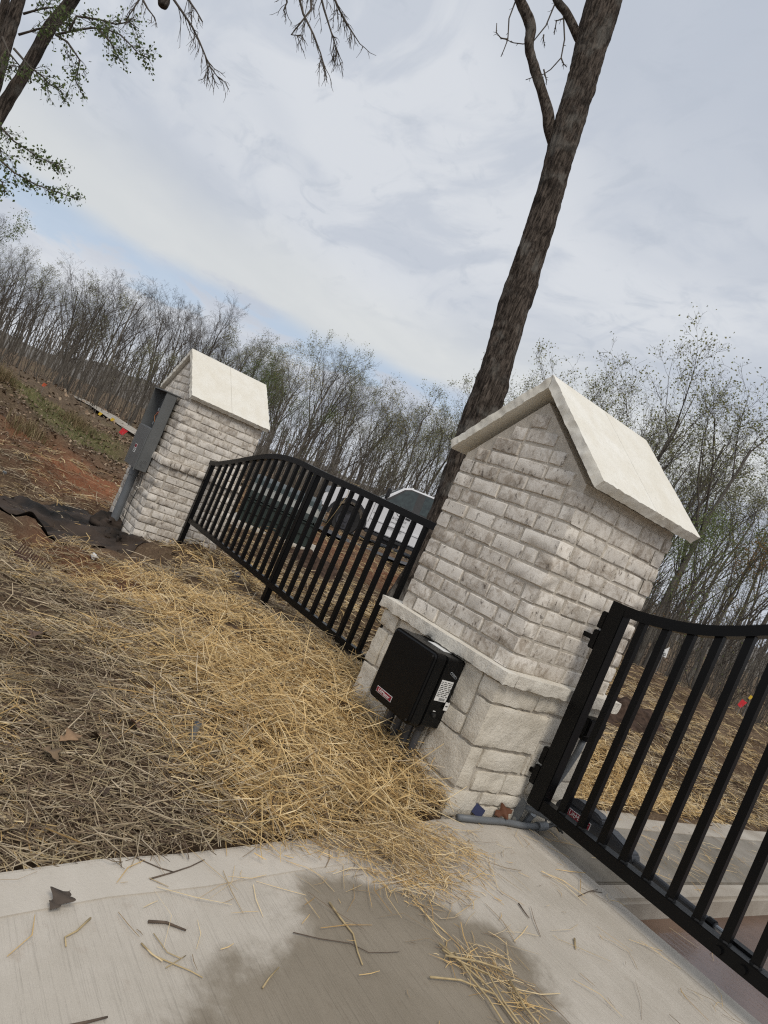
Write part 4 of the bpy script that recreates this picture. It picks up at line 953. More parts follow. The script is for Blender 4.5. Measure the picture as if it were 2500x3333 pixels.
# ------------------------------------------------------------------ pickup
tk = tag(empty('pickup_truck', (-15.12, 8.88, -.79), math.atan2(.839, .545)), 'white crew cab pickup with phone number on its door parked beyond the fence', 'pickup truck')
def arch(cx_, r_, z0, n=10): return [(cx_+r_*math.cos(math.pi*k/n), z0+r_*math.sin(math.pi*k/n)) for k in range(n, -1, -1)]
WR_ = .43
bot = [(-.86, .56)]+[(-.56, .56)]+arch(0, .54, WR_)[1:-1]+[(.56, .45), (3.1, .45)]+arch(3.72, .54, WR_)[1:-1]+[(4.3, .55), (5.1, .6)]
top = [(5.12, 1.28), (3.2, 1.30), (3.18, 1.34), (.62, 1.33), (.1, 1.27), (-.55, 1.20), (-.80, 1.08), (-.88, .85)]
m = MB(); m.prism(bot+top, 1, .0, 2.0); m.build('body', M['white'], tk, bevel=.03)
cab = [(.66, 1.325), (1.22, 1.88), (1.42, 1.965), (2.2, 1.985), (2.85, 1.95), (3.12, 1.325)]
m = MB(); m.prism(cab, 1, .04, 1.96); 
m.v = [(x, y+(.15 if y < 1 else -.15)*(z-1.32)/.66, z) for x, y, z in m.v]; m.build('cab', M['white'], tk, bevel=.03)
def side(poly, name, mat, proud, parent=tk, near=True):
    m = MB(); n = len(poly)
    P = [(x, (.04+.15*(z-1.32)/.66 if z > 1.33 else .0)-proud, z) for x, z in poly]; Q = [(x, y+.03, z) for x, y, z in P]
    m.add(P+Q, [tuple(range(n)), tuple(range(2*n-1, n-1, -1))]+[(i, (i+1) % n, n+(i+1) % n, n+i) for i in range(n)])
    if not near: m.v = [(x, 2.0-y, z) for x, y, z in m.v]
    return m.build(name, mat, parent)
for near in (True, False):
    side([(.80, 1.345), (1.27, 1.85), (1.46, 1.925), (2.2, 1.94), (2.8, 1.91), (3.02, 1.345)], 'window_surround', M['trim'], .004, near=near)
    side([(.93, 1.375), (1.32, 1.83), (1.48, 1.895), (1.70, 1.90), (1.70, 1.375)], 'front_window', M['glass'], .009, near=near)
    side([(1.93, 1.375), (1.93, 1.905), (2.2, 1.91), (2.66, 1.885), (2.86, 1.375)], 'rear_window', M['glass'], .009, near=near)
m = MB(); P = [(.70, .22, 1.36), (.70, 1.78, 1.36), (1.215, 1.66, 1.865), (1.215, .34, 1.865)]; m.add([(x-.02, y, z+.018) for x, y, z in P]+[(x+.05, y, z-.03) for x, y, z in P], [(0, 1, 2, 3), (7, 6, 5, 4), (0, 4, 5, 1), (1, 5, 6, 2), (2, 6, 7, 3), (3, 7, 4, 0)]); m.build('windscreen', M['glass'], tk)
for x in (1.78, 2.98, .62):
    MB().box((x, -.0025, .62), (x+.012, .01, 1.33)).build('door_seam', M['trim'], tk)
d = MB().box((.66, -.022, .74), (2.95, -.0005, .80)).build('side_moulding', M['white'], tk, bevel=.008)
for x in (1.60, 2.78): MB().box((x, -.03, 1.10), (x+.16, -.001, 1.14)).build('door_handle', M['trim'], tk, bevel=.008)
for cx_ in (0, 3.72):
    P = arch(cx_, .62, WR_, 14)+arch(cx_, .535, WR_, 14)[::-1]; m = MB(); n = len(P); k = n//2
    V = [(x, -.035, z) for x, z in P]+[(x, .05, z) for x, z in P]; F = []
    for i in range(k-1): F += [(i, i+1, n-2-i, n-1-i), (n+i, n+n-1-i, n+n-2-i, n+i+1), (i, n+i, n+i+1, i+1), (n-1-i, n-2-i, n+n-2-i, n+n-1-i)]
    m.add(V, F).build('fender_flare', M['trim'], tk)
    for y in (.02, 1.70):
        t_ = MB(); n = 28; prof_t = [(.27, 0), (.27, .02), (WR_-.03, .0), (WR_, .05), (WR_, .23), (WR_-.03, .28), (.27, .26), (.27, .28)]
        V = []; F = []; q = len(prof_t)
        for i in range(n):
            a = 2*math.pi*i/n; V += [(cx_+r_*math.cos(a), y+w_, WR_+r_*math.sin(a)) for r_, w_ in prof_t]
        for i in range(n):
            for j in range(q): F.append((i*q+j, i*q+(j+1) % q, ((i+1) % n)*q+(j+1) % q, ((i+1) % n)*q+j))
        wo = empty('wheel'); wo.parent = tk
        t_.add(V, F).build('tyre', M['rubber'], wo)
        rm = MB().tube([(cx_, y+.06, WR_), (cx_, y+.24, WR_)], .272, 24); rim = rm.build('rim', M['rim'], wo)
        for i in range(8):
            a = 2*math.pi*i/8; rm = MB().tube([(cx_+.19*math.cos(a), y+.055, WR_+.19*math.sin(a)), (cx_+.19*math.cos(a), y+.07, WR_+.19*math.sin(a))], .045, 8); rm.add([], []); 
            o_ = rm.mesh('hole'); o2 = link_mesh('wheel_hole', o_, M['ink'], wo)
        MB().tube([(cx_, y+.03, WR_), (cx_, y+.07, WR_)], .07, 12).build('hub', M['rim'], wo)
MB().box((-.99, .04, .50), (-.862, 1.96, .78)).build('bumper', M['trim'], tk, bevel=.03)
MB().box((-.875, -.008, .93), (-.70, .26, 1.12)).build('headlight', M['galv'], tk, bevel=.02); MB().box((-.875, 1.74, .93), (-.70, 2.008, 1.12)).build('headlight', M['galv'], tk, bevel=.02)
MB().box((.62, -.05, .34), (3.1, .14, .42)).build('running_board', M['trim'], tk, bevel=.015)
MB().box((-.4, .3, .35), (5.0, 1.7, .56)).build('chassis', M['trim'], tk)
MB().box((1.15, .1, .22), (1.75, .4, .36)).build('side_step', M['trim'], tk, bevel=.02)
MB().box((1.80, -.02, .20), (1.86, .12, .42)).build('mud_flap', M['whiteplain'], tk)
mi = MB().box((.78, -.36, 1.42), (.90, -.12, 1.76)).build('wing_mirror', M['trim'], tk, bevel=.05)
MB().box((.80, -.13, 1.42), (.88, .06, 1.50)).build('mirror_arm', M['trim'], tk)
DR = (rad(90), 0, 0)
text('lettering', '8-52  4510', M['ink'], tk, (1.46, -.0035, 1.00), DR, .10, sx=1.0)
text('lettering', 'pestal@gmail.com', M['ink'], tk, (1.46, -.0035, .88), DR, .06)
text('lettering', 'USDOT  1401', M['ink'], tk, (1.42, -.0235, .70), DR, .085)
text('lettering', '4X4', M['ink'], tk, (.72, -.0035, .93), DR, .06)
em = MB(); em.tube([(1.30, -.003, 1.27), (1.31, -.003, 1.15), (1.38, -.003, 1.10), (1.46, -.003, 1.13)], .008, 4).tube([(1.40, -.003, 1.27), (1.42, -.003, 1.15)], .008, 4).tube([(1.48, -.003, 1.27), (1.41, -.003, 1.20), (1.49, -.003, 1.14)], .008, 4); em.build('emblem', M['ink'], tk)
for dx in (1.5, 1.9, 2.4): MB().tube([(dx, .5, 1.97), (dx, .5, 2.0)], .03, 8).build('roof_lamp', M['whiteplain'], tk)
xy = [(-16.4, 6.6), (-14.9, 9.2), (-13.4, 11.6), (-11.6, 14.4), (-9.6, 18)]
ribbon('street', [(x-.35, y+.25) for x, y in xy], 5.2, M['asphalt'], .02)
tk.location.z = -.90; tk.scale = (1, 1, 1.05)

# ------------------------------------------------------------------ green cabinet behind the fence
gzb = float(gz(-9.2, 4.2))-.02
_a, _b = onax(766, 1696, 2, gzb), onax(989, 1789, 2, gzb)
gb0 = Vector(_a[:2]); gb1 = Vector(_b[:2]); ax_ = (gb1-gb0).normalized(); GL = (gb1-gb0).length
gb = tag(empty('utility_cabinet', (gb0.x, gb0.y, gzb), math.atan2(ax_.y, ax_.x)), 'dark green ribbed utility cabinet with rounded lid behind the iron fence', 'utility cabinet')
MB().box((0, 0, .04), (GL, .95, .44)).build('cabinet_body', M['green'], gb, bevel=.012)
pr = [(-.005, .445), (-.03, .47), (-.012, .58), (.05, .70), (.16, .79), (.32, .835), (.955, .845), (.955, .445)]
m = MB(); m.prism(pr, 0, -.01, GL-.02); m.build('hood', M['green'], gb, bevel=.012)
m = MB(); m.prism([(0, .445), (-.02, .47), (.0, .58), (.07, .69), (.2, .745), (.95, .75), (.95, .445)], 0, GL-.019, GL+.10); m.build('side_hood', M['green'], gb, bevel=.012)
MB().box((GL+.001, .03, .05), (GL+.09, .9, .443)).build('side_door', M['green'], gb, bevel=.012)
for z in (.405, .22): MB().box((-.01, -.024, z), (GL+.01, -.001, z+.028)).build('rib', M['green'], gb, bevel=.006)
MB().box((GL*.62, -.014, .06), (GL*.632, -.001, .40)).build('door_joint', M['ink'], gb)
MB().box((GL*.66, -.034, .29), (GL*.69, -.001, .34)).build('padlock', M['galv'], gb, bevel=.004)
MB().box((-.15, -.18, -.15), (GL+.22, 1.1, .038)).build('concrete_pad', M['edge'], gb, bevel=.01)

# ------------------------------------------------------------------ straw, leaves and grass lying about
def strands(name, x, y, z, L, wid, th, pitch, bend, col, mat='straw', seg2=True, V_=True):
    n = len(x); d = np.stack([np.cos(th)*np.cos(pitch), np.sin(th)*np.cos(pitch), np.sin(pitch)], 1)
    s = np.stack([-np.sin(th), np.cos(th), np.zeros(n)], 1); u = np.cross(d, s)
    roll = RNG.uniform(-.9, .9, n)[:, None]; s2 = s*np.cos(roll)+u*np.sin(roll); u2 = -s*np.sin(roll)+u*np.cos(roll)
    c = np.stack([x, y, z], 1); h = (L/2)[:, None]; ww = (wid/2)[:, None]
    kink = s*(bend*L)[:, None]+np.array([0, 0, 1.0])*(np.abs(bend)*L*.35)[:, None]
    a = c-d*h; b = c+kink; e = c+d*h
    rows = []
    for p, k in ((a, .8), (b, 1.0), (e, .55)):
        if V_: rows += [p+s2*ww*k, p+u2*ww*k*.9, p-s2*ww*k]
        else: rows += [p+s2*ww*k, p-s2*ww*k]
    q = 3 if V_ else 2
    V = np.stack(rows, 1).reshape(-1, 3); base = (np.arange(n)*3*q)[:, None]
    F = []
    for r_ in range(2):
        for k in range(q-1): F.append(base+np.array([[r_*q+k, r_*q+k+1, (r_+1)*q+k+1, (r_+1)*q+k]]))
    F = np.concatenate(F, 0)
    C = np.repeat(col, 3*q, 0)
    me = np_mesh(name, V, F, C); return link_mesh(name, me, M[mat])
GOLD = np.array([(.66, .455, .20), (.74, .54, .27), (.57, .375, .155), (.80, .63, .37), (.42, .265, .105), (.66, .475, .225)])
DULL = np.array([(.52, .41, .27), (.60, .49, .34), (.34, .25, .15), (.26, .19, .115), (.42, .32, .19), (.20, .14, .09), (.50, .40, .24), (.155, .105, .07)])
FARC = np.array([(.40, .29, .14), (.47, .35, .18), (.30, .20, .11), (.22, .145, .085), (.52, .40, .22)])
def smoothn(x, y, f, s):
    z = 0
    for k in range(4):
        a = s*1.7+k*2.1; z = z+np.sin((x*math.cos(a)+y*math.sin(a))*f*(1+.37*k)+a*3+1.3*np.sin((x*math.sin(a)-y*math.cos(a))*f*.9+k))
    return z/4
def goldness(x, y):
    """1 on the fresh pile, 0 on the older trodden mulch."""
    pile = np.exp(-(((x+.45)/.95)**2+((y+.50)/.75)**2)**1.5)+.9*np.exp(-(((x+1.7)/1.1)**2+((y+.3)/.6)**2)**1.5)+.7*np.exp(-(((x+4.3)/.9)**2+((y-.5)/.55)**2)**1.5)+.6*np.exp(-(((x+2.7)/.9)**2+((y+.75)/.4)**2)**1.5)+.9*np.exp(-(((x+.55)/.9)**2+((y-1.9)/1.2)**2)**1.5)
    return np.clip(pile*1.15+.45*smoothn(x, y, 4.0, 1)+.12, 0, 1)
def lay(name, n, sampler, L0, L1, w0, w1, hmax, keep, pal_fn, V_=True, label=None):
    x, y = sampler(n); k = keep(x, y); x, y = x[k], y[k]; n = len(x)
    g = goldness(x, y)
    lift = RNG.random(n)**1.4*hmax(x, y, g)
    z = gz(x, y)+lift+.004
    th = RNG.uniform(0, 2*np.pi, n)
    th = th+.0
    pitch = RNG.normal(0, .2, n)*(.6+g); L = RNG.uniform(L0, L1, n)*np.where(RNG.random(n) < .35, .45, 1); wid = RNG.uniform(w0, w1, n); bend = RNG.normal(0, .08, n)*np.where(RNG.random(n) < .25, 3, 1)
    z = z+np.abs(np.sin(pitch))*L*.35
    col = pal_fn(n, g, x, y)
    o = strands(name, x, y, z, L, wid, th, pitch, bend, col, V_=V_); return tag(o, label, 'straw', kind='stuff')
def pal_mix(n, g, x, y):
    c = np.where((RNG.random(n) < g*.92)[:, None], GOLD[RNG.integers(0, len(GOLD), n)], DULL[RNG.integers(0, len(DULL), n)])
    wet = np.clip(.5+.7*smoothn(x, y, 2.2, 5), 0, 1)[:, None]*(1-g)[:, None]
    return c*(1-.35*wet)*RNG.uniform(.75, 1.15, (n, 1))
def pal_far(n, g, x, y): return FARC[RNG.integers(0, len(FARC), n)]*RNG.uniform(.7, 1.2, (n, 1))
off_pier = lambda x, y: ~((x > -.93) & (x < .03) & (y > -.04) & (y < .84)) & ~((x > -6.33) & (x < -5.27) & (y > -.06) & (y < .88))
def box_s(x0, x1, y0, y1): return lambda n: (RNG.uniform(x0, x1, n), RNG.uniform(y0, y1, n))
def keep_near(x, y):
    k = off_pier(x, y) & (x < np.where(y < .1, edge_x(y)+.02+.03*smoothn(x, y, 9, 2), -.22)); g = goldness(x, y)
    fab = (x < -3.9) & (x > -6.6) & (y < .0-.0*x) & (y > -1.75+.0*x)
    patch = .5+.75*smoothn(x, y, 1.6, 3)
    clay, gr, wd = zone(x, y)
    return k & (RNG.random(len(x)) < np.clip(.6+g+.35*patch, 0, 1)*(1-.45*clay)*np.where(fab, .10, 1))
near_ok = lambda d0, d1: (lambda x, y: keep_near(x, y) & (np.hypot(x-CAM[0], y-CAM[1]) > d0) & (np.hypot(x-CAM[0], y-CAM[1]) <= d1))
hm = lambda x, y, g: .012+.075*g
lay('straw_mulch', 40000, box_s(-2.2, .5, -2.6, .55), .05, .21, .0022, .0046, hm, near_ok(0, 3.6), pal_mix, True, 'loose golden straw heaped on the ground in front of the near pier')
lay('straw_mulch', 5200, box_s(-2.4, .4, -2.0, .5), .14, .38, .003, .0052, lambda x, y, g: .02+.10*g, lambda x, y: near_ok(0, 4.4)(x, y) & (RNG.random(len(x)) < goldness(x, y)), pal_mix, True, 'long tangled golden stalks on top of the straw heap')
lay('straw_mulch', 60000, box_s(-5.2, -.2, -3.0, 3.0), .06, .24, .003, .006, hm, near_ok(3.6, 6.2), pal_mix, True, 'dull trodden straw over the soil between the two brick piers')
lay('straw_mulch', 52000, box_s(-9.5, -.3, -4.0, 6.0), .09, .28, .005, .009, lambda x, y, g: .012+.03*g, near_ok(6.2, 11), pal_mix, False, 'thin straw over brown soil around the far pier')
lay('straw_mulch', 30000, box_s(-18, -.3, -3.0, 16), .14, .42, .008, .015, lambda x, y, g: .02+0*x, lambda x, y: near_ok(11, 24)(x, y) & (y < 14.2) & ~((x < -10.5) & (y < 3.2)), pal_far, False, 'faded straw spread over the far verge beyond the fence')
lay('straw_mulch', 42000, box_s(-5.5, -.16, .85, 8), .07, .24, .0035, .007, lambda x, y, g: .015+.05*np.exp(-((x+.6)**2+(y-1.8)**2)), lambda x, y: off_pier(x, y) & (x < -.19+.03*smoothn(x, y, 7, 4)) & (RNG.random(len(x)) < np.clip(.75+.5*smoothn(x, y, 1.5, 8), .08, 1)), lambda n, g, x, y: pal_mix(n, np.clip(g+.35, 0, 1), x, y), True, 'golden straw on the bank seen through the swing gate')
# loose pieces on the slab
def scat(n, cx_, cy_, sx, sy): return RNG.normal(cx_, sx, n), RNG.normal(cy_, sy, n)
X = []; Y = []
for n, cx_, cy_, sx, sy in ((1100, .25, -.66, .08, .26), (800, .36, -.54, .09, .20), (240, .50, -.60, .07, .12), (70, .88, -.62, .05, .10), (60, 1.05, -.60, .07, .05), (70, .6, -.7, .25, .35), (30, .7, -1.5, .2, .4), (50, 1.0, .1, .5, .3), (320, .20, 1.6, .2, 1.0), (60, 1.6, 1.1, .5, .4)):
    a, b = scat(n, cx_, cy_, sx, sy); X.append(a); Y.append(b)
x = np.concatenate(X); y = np.concatenate(Y); n = len(x)
onslab = (y < .52) & (x > edge_x(np.minimum(y, .1))); onwalk = (y > .58) & (x < .56) & (x > -.18); indr = (y > .6) & (x > .66)
ok = onslab | onwalk | indr; x, y, onslab, onwalk = x[ok], y[ok], onslab[ok], onwalk[ok]; n = len(x)
z = np.where(onslab, ZS+.005, np.where(onwalk, -.731, -.829))+RNG.random(n)*.006*np.where(onslab & (x < .45) & (y < -.2), 9, 1)
sz = np.where(RNG.random(n) < .4, .35, 1)
o = strands('loose_straw', x, y, z, RNG.uniform(.05, .22, n)*sz, RNG.uniform(.0014, .0034, n), RNG.uniform(0, 6.28, n), RNG.normal(0, .04, n), RNG.normal(0, .09, n), np.where((RNG.random(n) < .7)[:, None], GOLD[RNG.integers(0, 6, n)], DULL[RNG.integers(0, 6, n)])*RNG.uniform(.8, 1.1, (n, 1)))
tag(o, 'loose straw stalks scattered over the concrete apron and pavement strip', 'straw', kind='stuff')
# leaf litter on the far bank and among the straw
def leaves(name, x, y, z, size, cols, label):
    n = len(x); th = RNG.uniform(0, 6.28, n); tl_ = RNG.normal(0, .45, n); l = size*RNG.uniform(.6, 1.3, n)
    d = np.stack([np.cos(th)*np.cos(tl_), np.sin(th)*np.cos(tl_), np.sin(tl_)], 1)*l[:, None]; s = np.stack([-np.sin(th), np.cos(th), RNG.normal(0, .4, n)], 1)*(l*.36)[:, None]
    c = np.stack([x, y, z], 1); up = np.array([0, 0, 1])*(l*.18)[:, None]
    V = np.stack([c-d*.5, c+s+up, c+d*.5, c-s+up*.4], 1).reshape(-1, 3); F = (np.arange(n)*4)[:, None]+np.array([[0, 1, 2, 3]])
    me = np_mesh(name, V, F, np.repeat(cols[RNG.integers(0, len(cols), n)]*RNG.uniform(.6, 1.3, (n, 1)), 4, 0)); return tag(link_mesh(name, me, M['leaf']), label, 'leaves', kind='stuff')
LC = np.array([(.22, .145, .09), (.27, .19, .125), (.18, .12, .075), (.33, .25, .17), (.14, .095, .065)])
x, y = RNG.uniform(-24, -8.5, 44000), RNG.uniform(-5, 5, 44000); cl, gr, wd = zone(x, y); k = (RNG.random(len(x)) < (.95-.6*cl)*(1-.5*gr)*np.clip((-x-8.8)/2.5, .0, 1)) & (RNG.random(len(x)) < .75+.5*smoothn(x, y, 1.2, 2)); x, y = x[k], y[k]
leaves('leaf_litter', x, y, gz(x, y)+.012, .065, LC, 'dry brown oak leaves littering the far bank on the left')
x, y = RNG.uniform(-6, .2, 420), RNG.uniform(-2.6, 1.2, 420); k = keep_near(x, y); x, y = x[k], y[k]
leaves('leaf_litter', x, y, gz(x, y)+.022, .05, LC*.7, 'a few dry brown leaves caught in the straw')
# forest floor leaves
az = RNG.uniform(-98, -8, 16000); d = RNG.uniform(19, 60, 16000); x = CAM[0]+np.sin(np.radians(az))*d; y = CAM[1]+np.cos(np.radians(az))*d; k = zone(x, y)[2] > .5; x, y = x[k], y[k]
leaves('leaf_litter', x, y, gz(x, y)+.03, .16, LC, 'brown leaf mould under the woodland trees')
# grass on the bank
def grass(n, x, y, h0, h1, cols, label, lean=.5, wd=.004):
    n = len(x); h = RNG.uniform(h0, h1, n); th = RNG.uniform(0, 6.28, n); ln = np.abs(RNG.normal(0, lean, n))*h
    b = np.stack([x, y, gz(x, y)-.01], 1); t = b+np.stack([np.cos(th)*ln, np.sin(th)*ln, h], 1); mid = b+np.stack([np.cos(th)*ln*.3, np.sin(th)*ln*.3, h*.6], 1)
    s = np.stack([-np.sin(th), np.cos(th), 0*th], 1)*wd
    V = np.stack([b+s, b-s, mid+s*.8, mid-s*.8, t+s*.2, t-s*.2], 1).reshape(-1, 3); F = np.concatenate([(np.arange(n)*6)[:, None]+np.array([[0, 1, 3, 2]]), (np.arange(n)*6)[:, None]+np.array([[2, 3, 5, 4]])])
    me = np_mesh('grass', V, F, np.repeat(cols[RNG.integers(0, len(cols), n)]*RNG.uniform(.7, 1.25, (n, 1)), 6, 0)); return tag(link_mesh('grass', me, M['leaf']), label, 'grass', kind='stuff')
GC = np.array([(.12, .135, .045), (.17, .165, .06), (.09, .11, .035), (.24, .20, .10), (.28, .22, .12)])
TAN = np.array([(.30, .23, .13), (.25, .18, .10), (.20, .14, .075), (.16, .15, .06)])
x, y = RNG.uniform(-21, -11, 60000), RNG.uniform(-4, 4, 60000); k = RNG.random(60000) < np.clip(zone(x, y)[1]-.35, 0, 1)*.6; x, y = x[k], y[k]
grass(0, x, y, .04, .12, GC, 'green and tan grass along the crest of the far bank')
for (px_, py_, dd), nn, hh, label in (((110, 1365, 13.2), 420, .3, 'dry tan grass clump on the leafy bank'), ((10, 1195, 16.5), 700, .36, 'tall dry tan grass at the top of the bank'), ((268, 1335, 18), 420, .34, 'rusty dry grass clump where the bank ends'), ((1960, 2140, 14), 500, .25, 'small green grass tuft on the straw bank')):
    v = ray(px_, py_); v = v/math.hypot(v[0], v[1]); cx_, cy_ = CAM[0]+v[0]*dd, CAM[1]+v[1]*dd
    s_ = .18 if nn < 1000 else .7; x, y = RNG.normal(cx_, s_, nn), RNG.normal(cy_, s_, nn); grass(0, x, y, hh*.4, hh, TAN if 'tan' in label or 'rusty' in label else GC, label, .55)
# ------------------------------------------------------------------ small things lying and standing about
def ground_at(px, py, n=60):
    d = ray(px, py); lo, hi = .5, 60.0; t = 1.0
    prev = 1.0
    for k in range(400):
        t = .8*1.012**k
        p = CAM+d*t
        if p[2] < float(gz(p[0], p[1])): break
    return np.array([p[0], p[1], float(gz(p[0], p[1]))])
# galvanised pipe stub in the straw
p = onax(608, 2440, 2, -.70); g = float(gz(p[0], p[1]))
st = tag(empty('pipe_stub', (p[0], p[1], g)), 'galvanised steel pipe stub standing upright in the straw', 'pipe')
v = []; n = 20
m = MB(); m.tube([(0, 0, -.12), (0, 0, .112)], .0135, n, False); m.tube([(0, 0, .112), (0, 0, -.12)], .0115, n, False)
V = m.v; k = len(V); ring = [(n+i, n+(i+1) % n, 2*n+(i+1) % n, 2*n+i) for i in range(n)]
m.build('tube', M['galv'], st, sm=True); MB().tube([(0, 0, .111), (0, 0, .115)], .0150, n, False).build('rim', M['galv'], st)
# fabric sheet of weed barrier
def at(px, py, z): q = onax(px, py, 2, z); return q
nx, ny = 60, 34; V = []; 
cornersT = [at(-60, 1612, -1.0), at(120, 1612, -1.0), at(290, 1648, -1.0), at(345, 1715, -1.0), at(405, 1752, -.99), at(455, 1795, -.985)]
cornersB = [at(-160, 1660, -.97), at(20, 1715, -.97), at(110, 1742, -.97), at(210, 1768, -.965), at(330, 1790, -.965), at(448, 1806, -.98)]
def lerpc(c, t):
    t = t*(len(c)-1); i = min(int(t), len(c)-2); return c[i]*(1-(t-i))+c[i+1]*(t-i)
for i in range(nx+1):
    for j in range(ny+1):
        a = lerpc(cornersT, i/nx); b = lerpc(cornersB, i/nx); q = a*(1-j/ny)+b*j/ny
        wob = noise.noise(Vector((q[0]*9, q[1]*9, 3)))*.11*(j in (0, ny)); q = q+np.array([wob, wob*.7, 0])
        h = .016+.020*noise.noise(Vector((q[0]*2.2, q[1]*4.5, 0)))+.014*noise.noise(Vector((q[0]*7, q[1]*11, 5)))
        edge = max(0, 1-min(j, ny-j)/2.5); h += edge*.02*max(0, noise.noise(Vector((i*.23, j*.05, 8)))+.25)
        V.append((q[0], q[1], float(gz(q[0], q[1]))+max(h, .012)))
F = [(i*(ny+1)+j, (i+1)*(ny+1)+j, (i+1)*(ny+1)+j+1, i*(ny+1)+j+1) for i in range(nx) for j in range(ny)]
me = np_mesh('weed_fabric', V, F); smooth(me); fo = tag(link_mesh('weed_fabric', me, M['fabric']), 'crumpled black weed barrier fabric spread on the soil by the far pier', 'fabric')
so_ = fo.modifiers.new('thick', 'SOLIDIFY'); so_.thickness = .003
m = rock_box((-6.06, -.30, -1.04), (-5.27, -.075, -.915), .035, .05, 9, .04); me = m.mesh('fabric_fold'); smooth(me); link_mesh('fabric_fold', me, M['fabric'], fo)
m = rock_box((-5.95, -.22, -1.03), (-5.66, -.03, -.86), .03, .045, 9, .05); me = m.mesh('fabric_fold'); smooth(me); link_mesh('fabric_fold', me, M['fabric'], fo)
m = rock_box((-5.255, -.25, -1.02), (-5.05, .33, -.885), .035, .04, 8, .05); me = m.mesh('fabric_fold'); smooth(me); link_mesh('fabric_fold', me, M['fabric'], fo)
# rake
a = at(45, 1812, -.87); b = at(140, 1888, -.85); d = Vector(b-a); L = d.length; d.normalize()
rk = tag(empty('garden_rake', tuple(a), math.atan2(d.y, d.x)), 'rusty steel garden rake with red handle lying tines up in the straw', 'rake')
MB().box((0, -.012, .02), (L, .012, .045)).build('rake_bar', M['rust'], rk, bevel=.004)
for k in range(13):
    x = L*(k+.5)/13; MB().tube([(x, 0, .04), (x-.006, .012, .075), (x+.003, .02, .115)], [.0055, .005, .003], 6).build('tine', M['rust'], rk)
MB().tube([(L*.45, 0, .03), (L*.38, -.12, .035), (L*.30, -.22, .045)], .009, 8).build('rake_neck', M['rust'], rk)
MB().tube([(L*.30, -.22, .045), (-.6, -1.25, .07)], .017, 10).build('rake_handle', M['redwood'], rk)
# board, paper, white block, stake
a = ground_at(655, 1868); b = ground_at(785, 1874); d = Vector(b-a); L = min(d.length, .55)
bd = tag(empty('wood_board', tuple(a), math.atan2(d.y, d.x)), 'short pine board with a blue painted end lying in straw below the fence', 'board')
MB().box((0, -.04, .012), (L*.8, .04, .05)).build('plank', M['wood'], bd, bevel=.003); MB().box((L*.8, -.041, .011), (L, .041, .051)).build('blue_end', simple('blue_paint', (.03, .07, .16), .6), bd, bevel=.003)
p = ground_at(293, 1838)
me = rock_box((p[0]-.035, p[1]-.035, p[2]+.01), (p[0]+.035, p[1]+.035, p[2]+.06), .022, .022, 30, .02).mesh('crumpled_paper'); tag(link_mesh('crumpled_paper', me, M['whiteplain']), 'crumpled white paper lying in straw before the black fabric', 'litter')
p = np.array([-7.7, 5.9, float(gz(-7.7, 5.9))]); v = atD(1308, 1893, 11.6); g = float(gz(v[0], v[1]))
me = rock_box((v[0]-.10, v[1]-.1, g-.02), (v[0]+.10, v[1]+.1, g+.17), .04, .006, 12, .01).mesh('stone_block'); tag(link_mesh('stone_block', me, M['cap']), 'pale stone block on the ground beside the leaning tree', 'stone block')
q = atD(2, 1570, 8.5); g = float(gz(q[0], q[1]))
sk = tag(empty('grey_stake', (q[0], q[1], g)), 'grey metal stake cut off by the left edge above the black fabric', 'stake')
MB().box((-.06, -.02, -.2), (.03, .02, q[2]-g+.14)).build('stake_post', M['pvc'], sk, bevel=.004)
# marker flags
def flag(px, py, D, mat, label, h=.5, sz=.09, name='marker_flag', tri=False, glyph=False, tilt=.12, group=None):
    p = atD(px, py, D); g = float(gz(p[0], p[1])); h = max(.15, p[2]-g)
    e = tag(empty(name, (p[0], p[1], g), math.atan2(AR[1], AR[0])), label, 'flag', group)
    MB().tube([(0, 0, -.05), (.01, 0, h*.6), (0, 0, h+sz*.4)], .004, 5).build('wire_stem', M['galv'], e)
    if tri: P = [(-.85*sz, -.45*sz), (.55*sz, -.4*sz), (.45*sz, .95*sz)]
    else: P = [(-.55*sz, -.35*sz), (.1*sz, -.6*sz), (.65*sz, .35*sz), (-.25*sz, .55*sz)]
    m = MB(); m.prism([(x, h+z) for x, z in P], 1, -.003, .003); m.v = [(x, y+.15*sz*math.sin(x/sz*3), z) for x, y, z in m.v]; m.build('pennant', mat, e)
    if glyph: MB().tube([(-.1*sz, -.2*sz*.1-.006, h-.15*sz), (.15*sz, -.012, h+.1*sz), (.28*sz, -.012, h-.2*sz), (0, -.012, h-.25*sz)], .010, 5).build('printed_mark', M['ink'], e)
flag(401, 1405, 19, M['red'], 'red marker flag on the leafy bank left of the far pier', sz=.17)
flag(1148, 1768, 18.0, M['red'], 'red marker flag in the verge below the pickup front wheel', sz=.10)
flag(2415, 2290, 15.5, M['red'], 'red marker flag at the edge of the straw bank', sz=.17)
flag(2160, 2126, 17, M['whiteplain'], 'white triangular flag with a black mark before the dark wood', sz=.20, tri=True, glyph=True)
flag(326, 1348, 28, M['yellow'], 'yellow marker flag by the far kerb, upper of the pair', sz=.13)
flag(366, 1366, 27, M['yellow'], 'yellow marker flag by the far kerb, lower of the pair', sz=.13)
flag(2443, 2270, 16.5, M['yellow'], 'small yellow marker flag just behind the red flag on the bank', sz=.10)
flag(144, 1253, 19, simple('orange_vinyl', (.6, .12, .05), .5), 'faded orange marker flag in the grass on the bank crest', sz=.10)
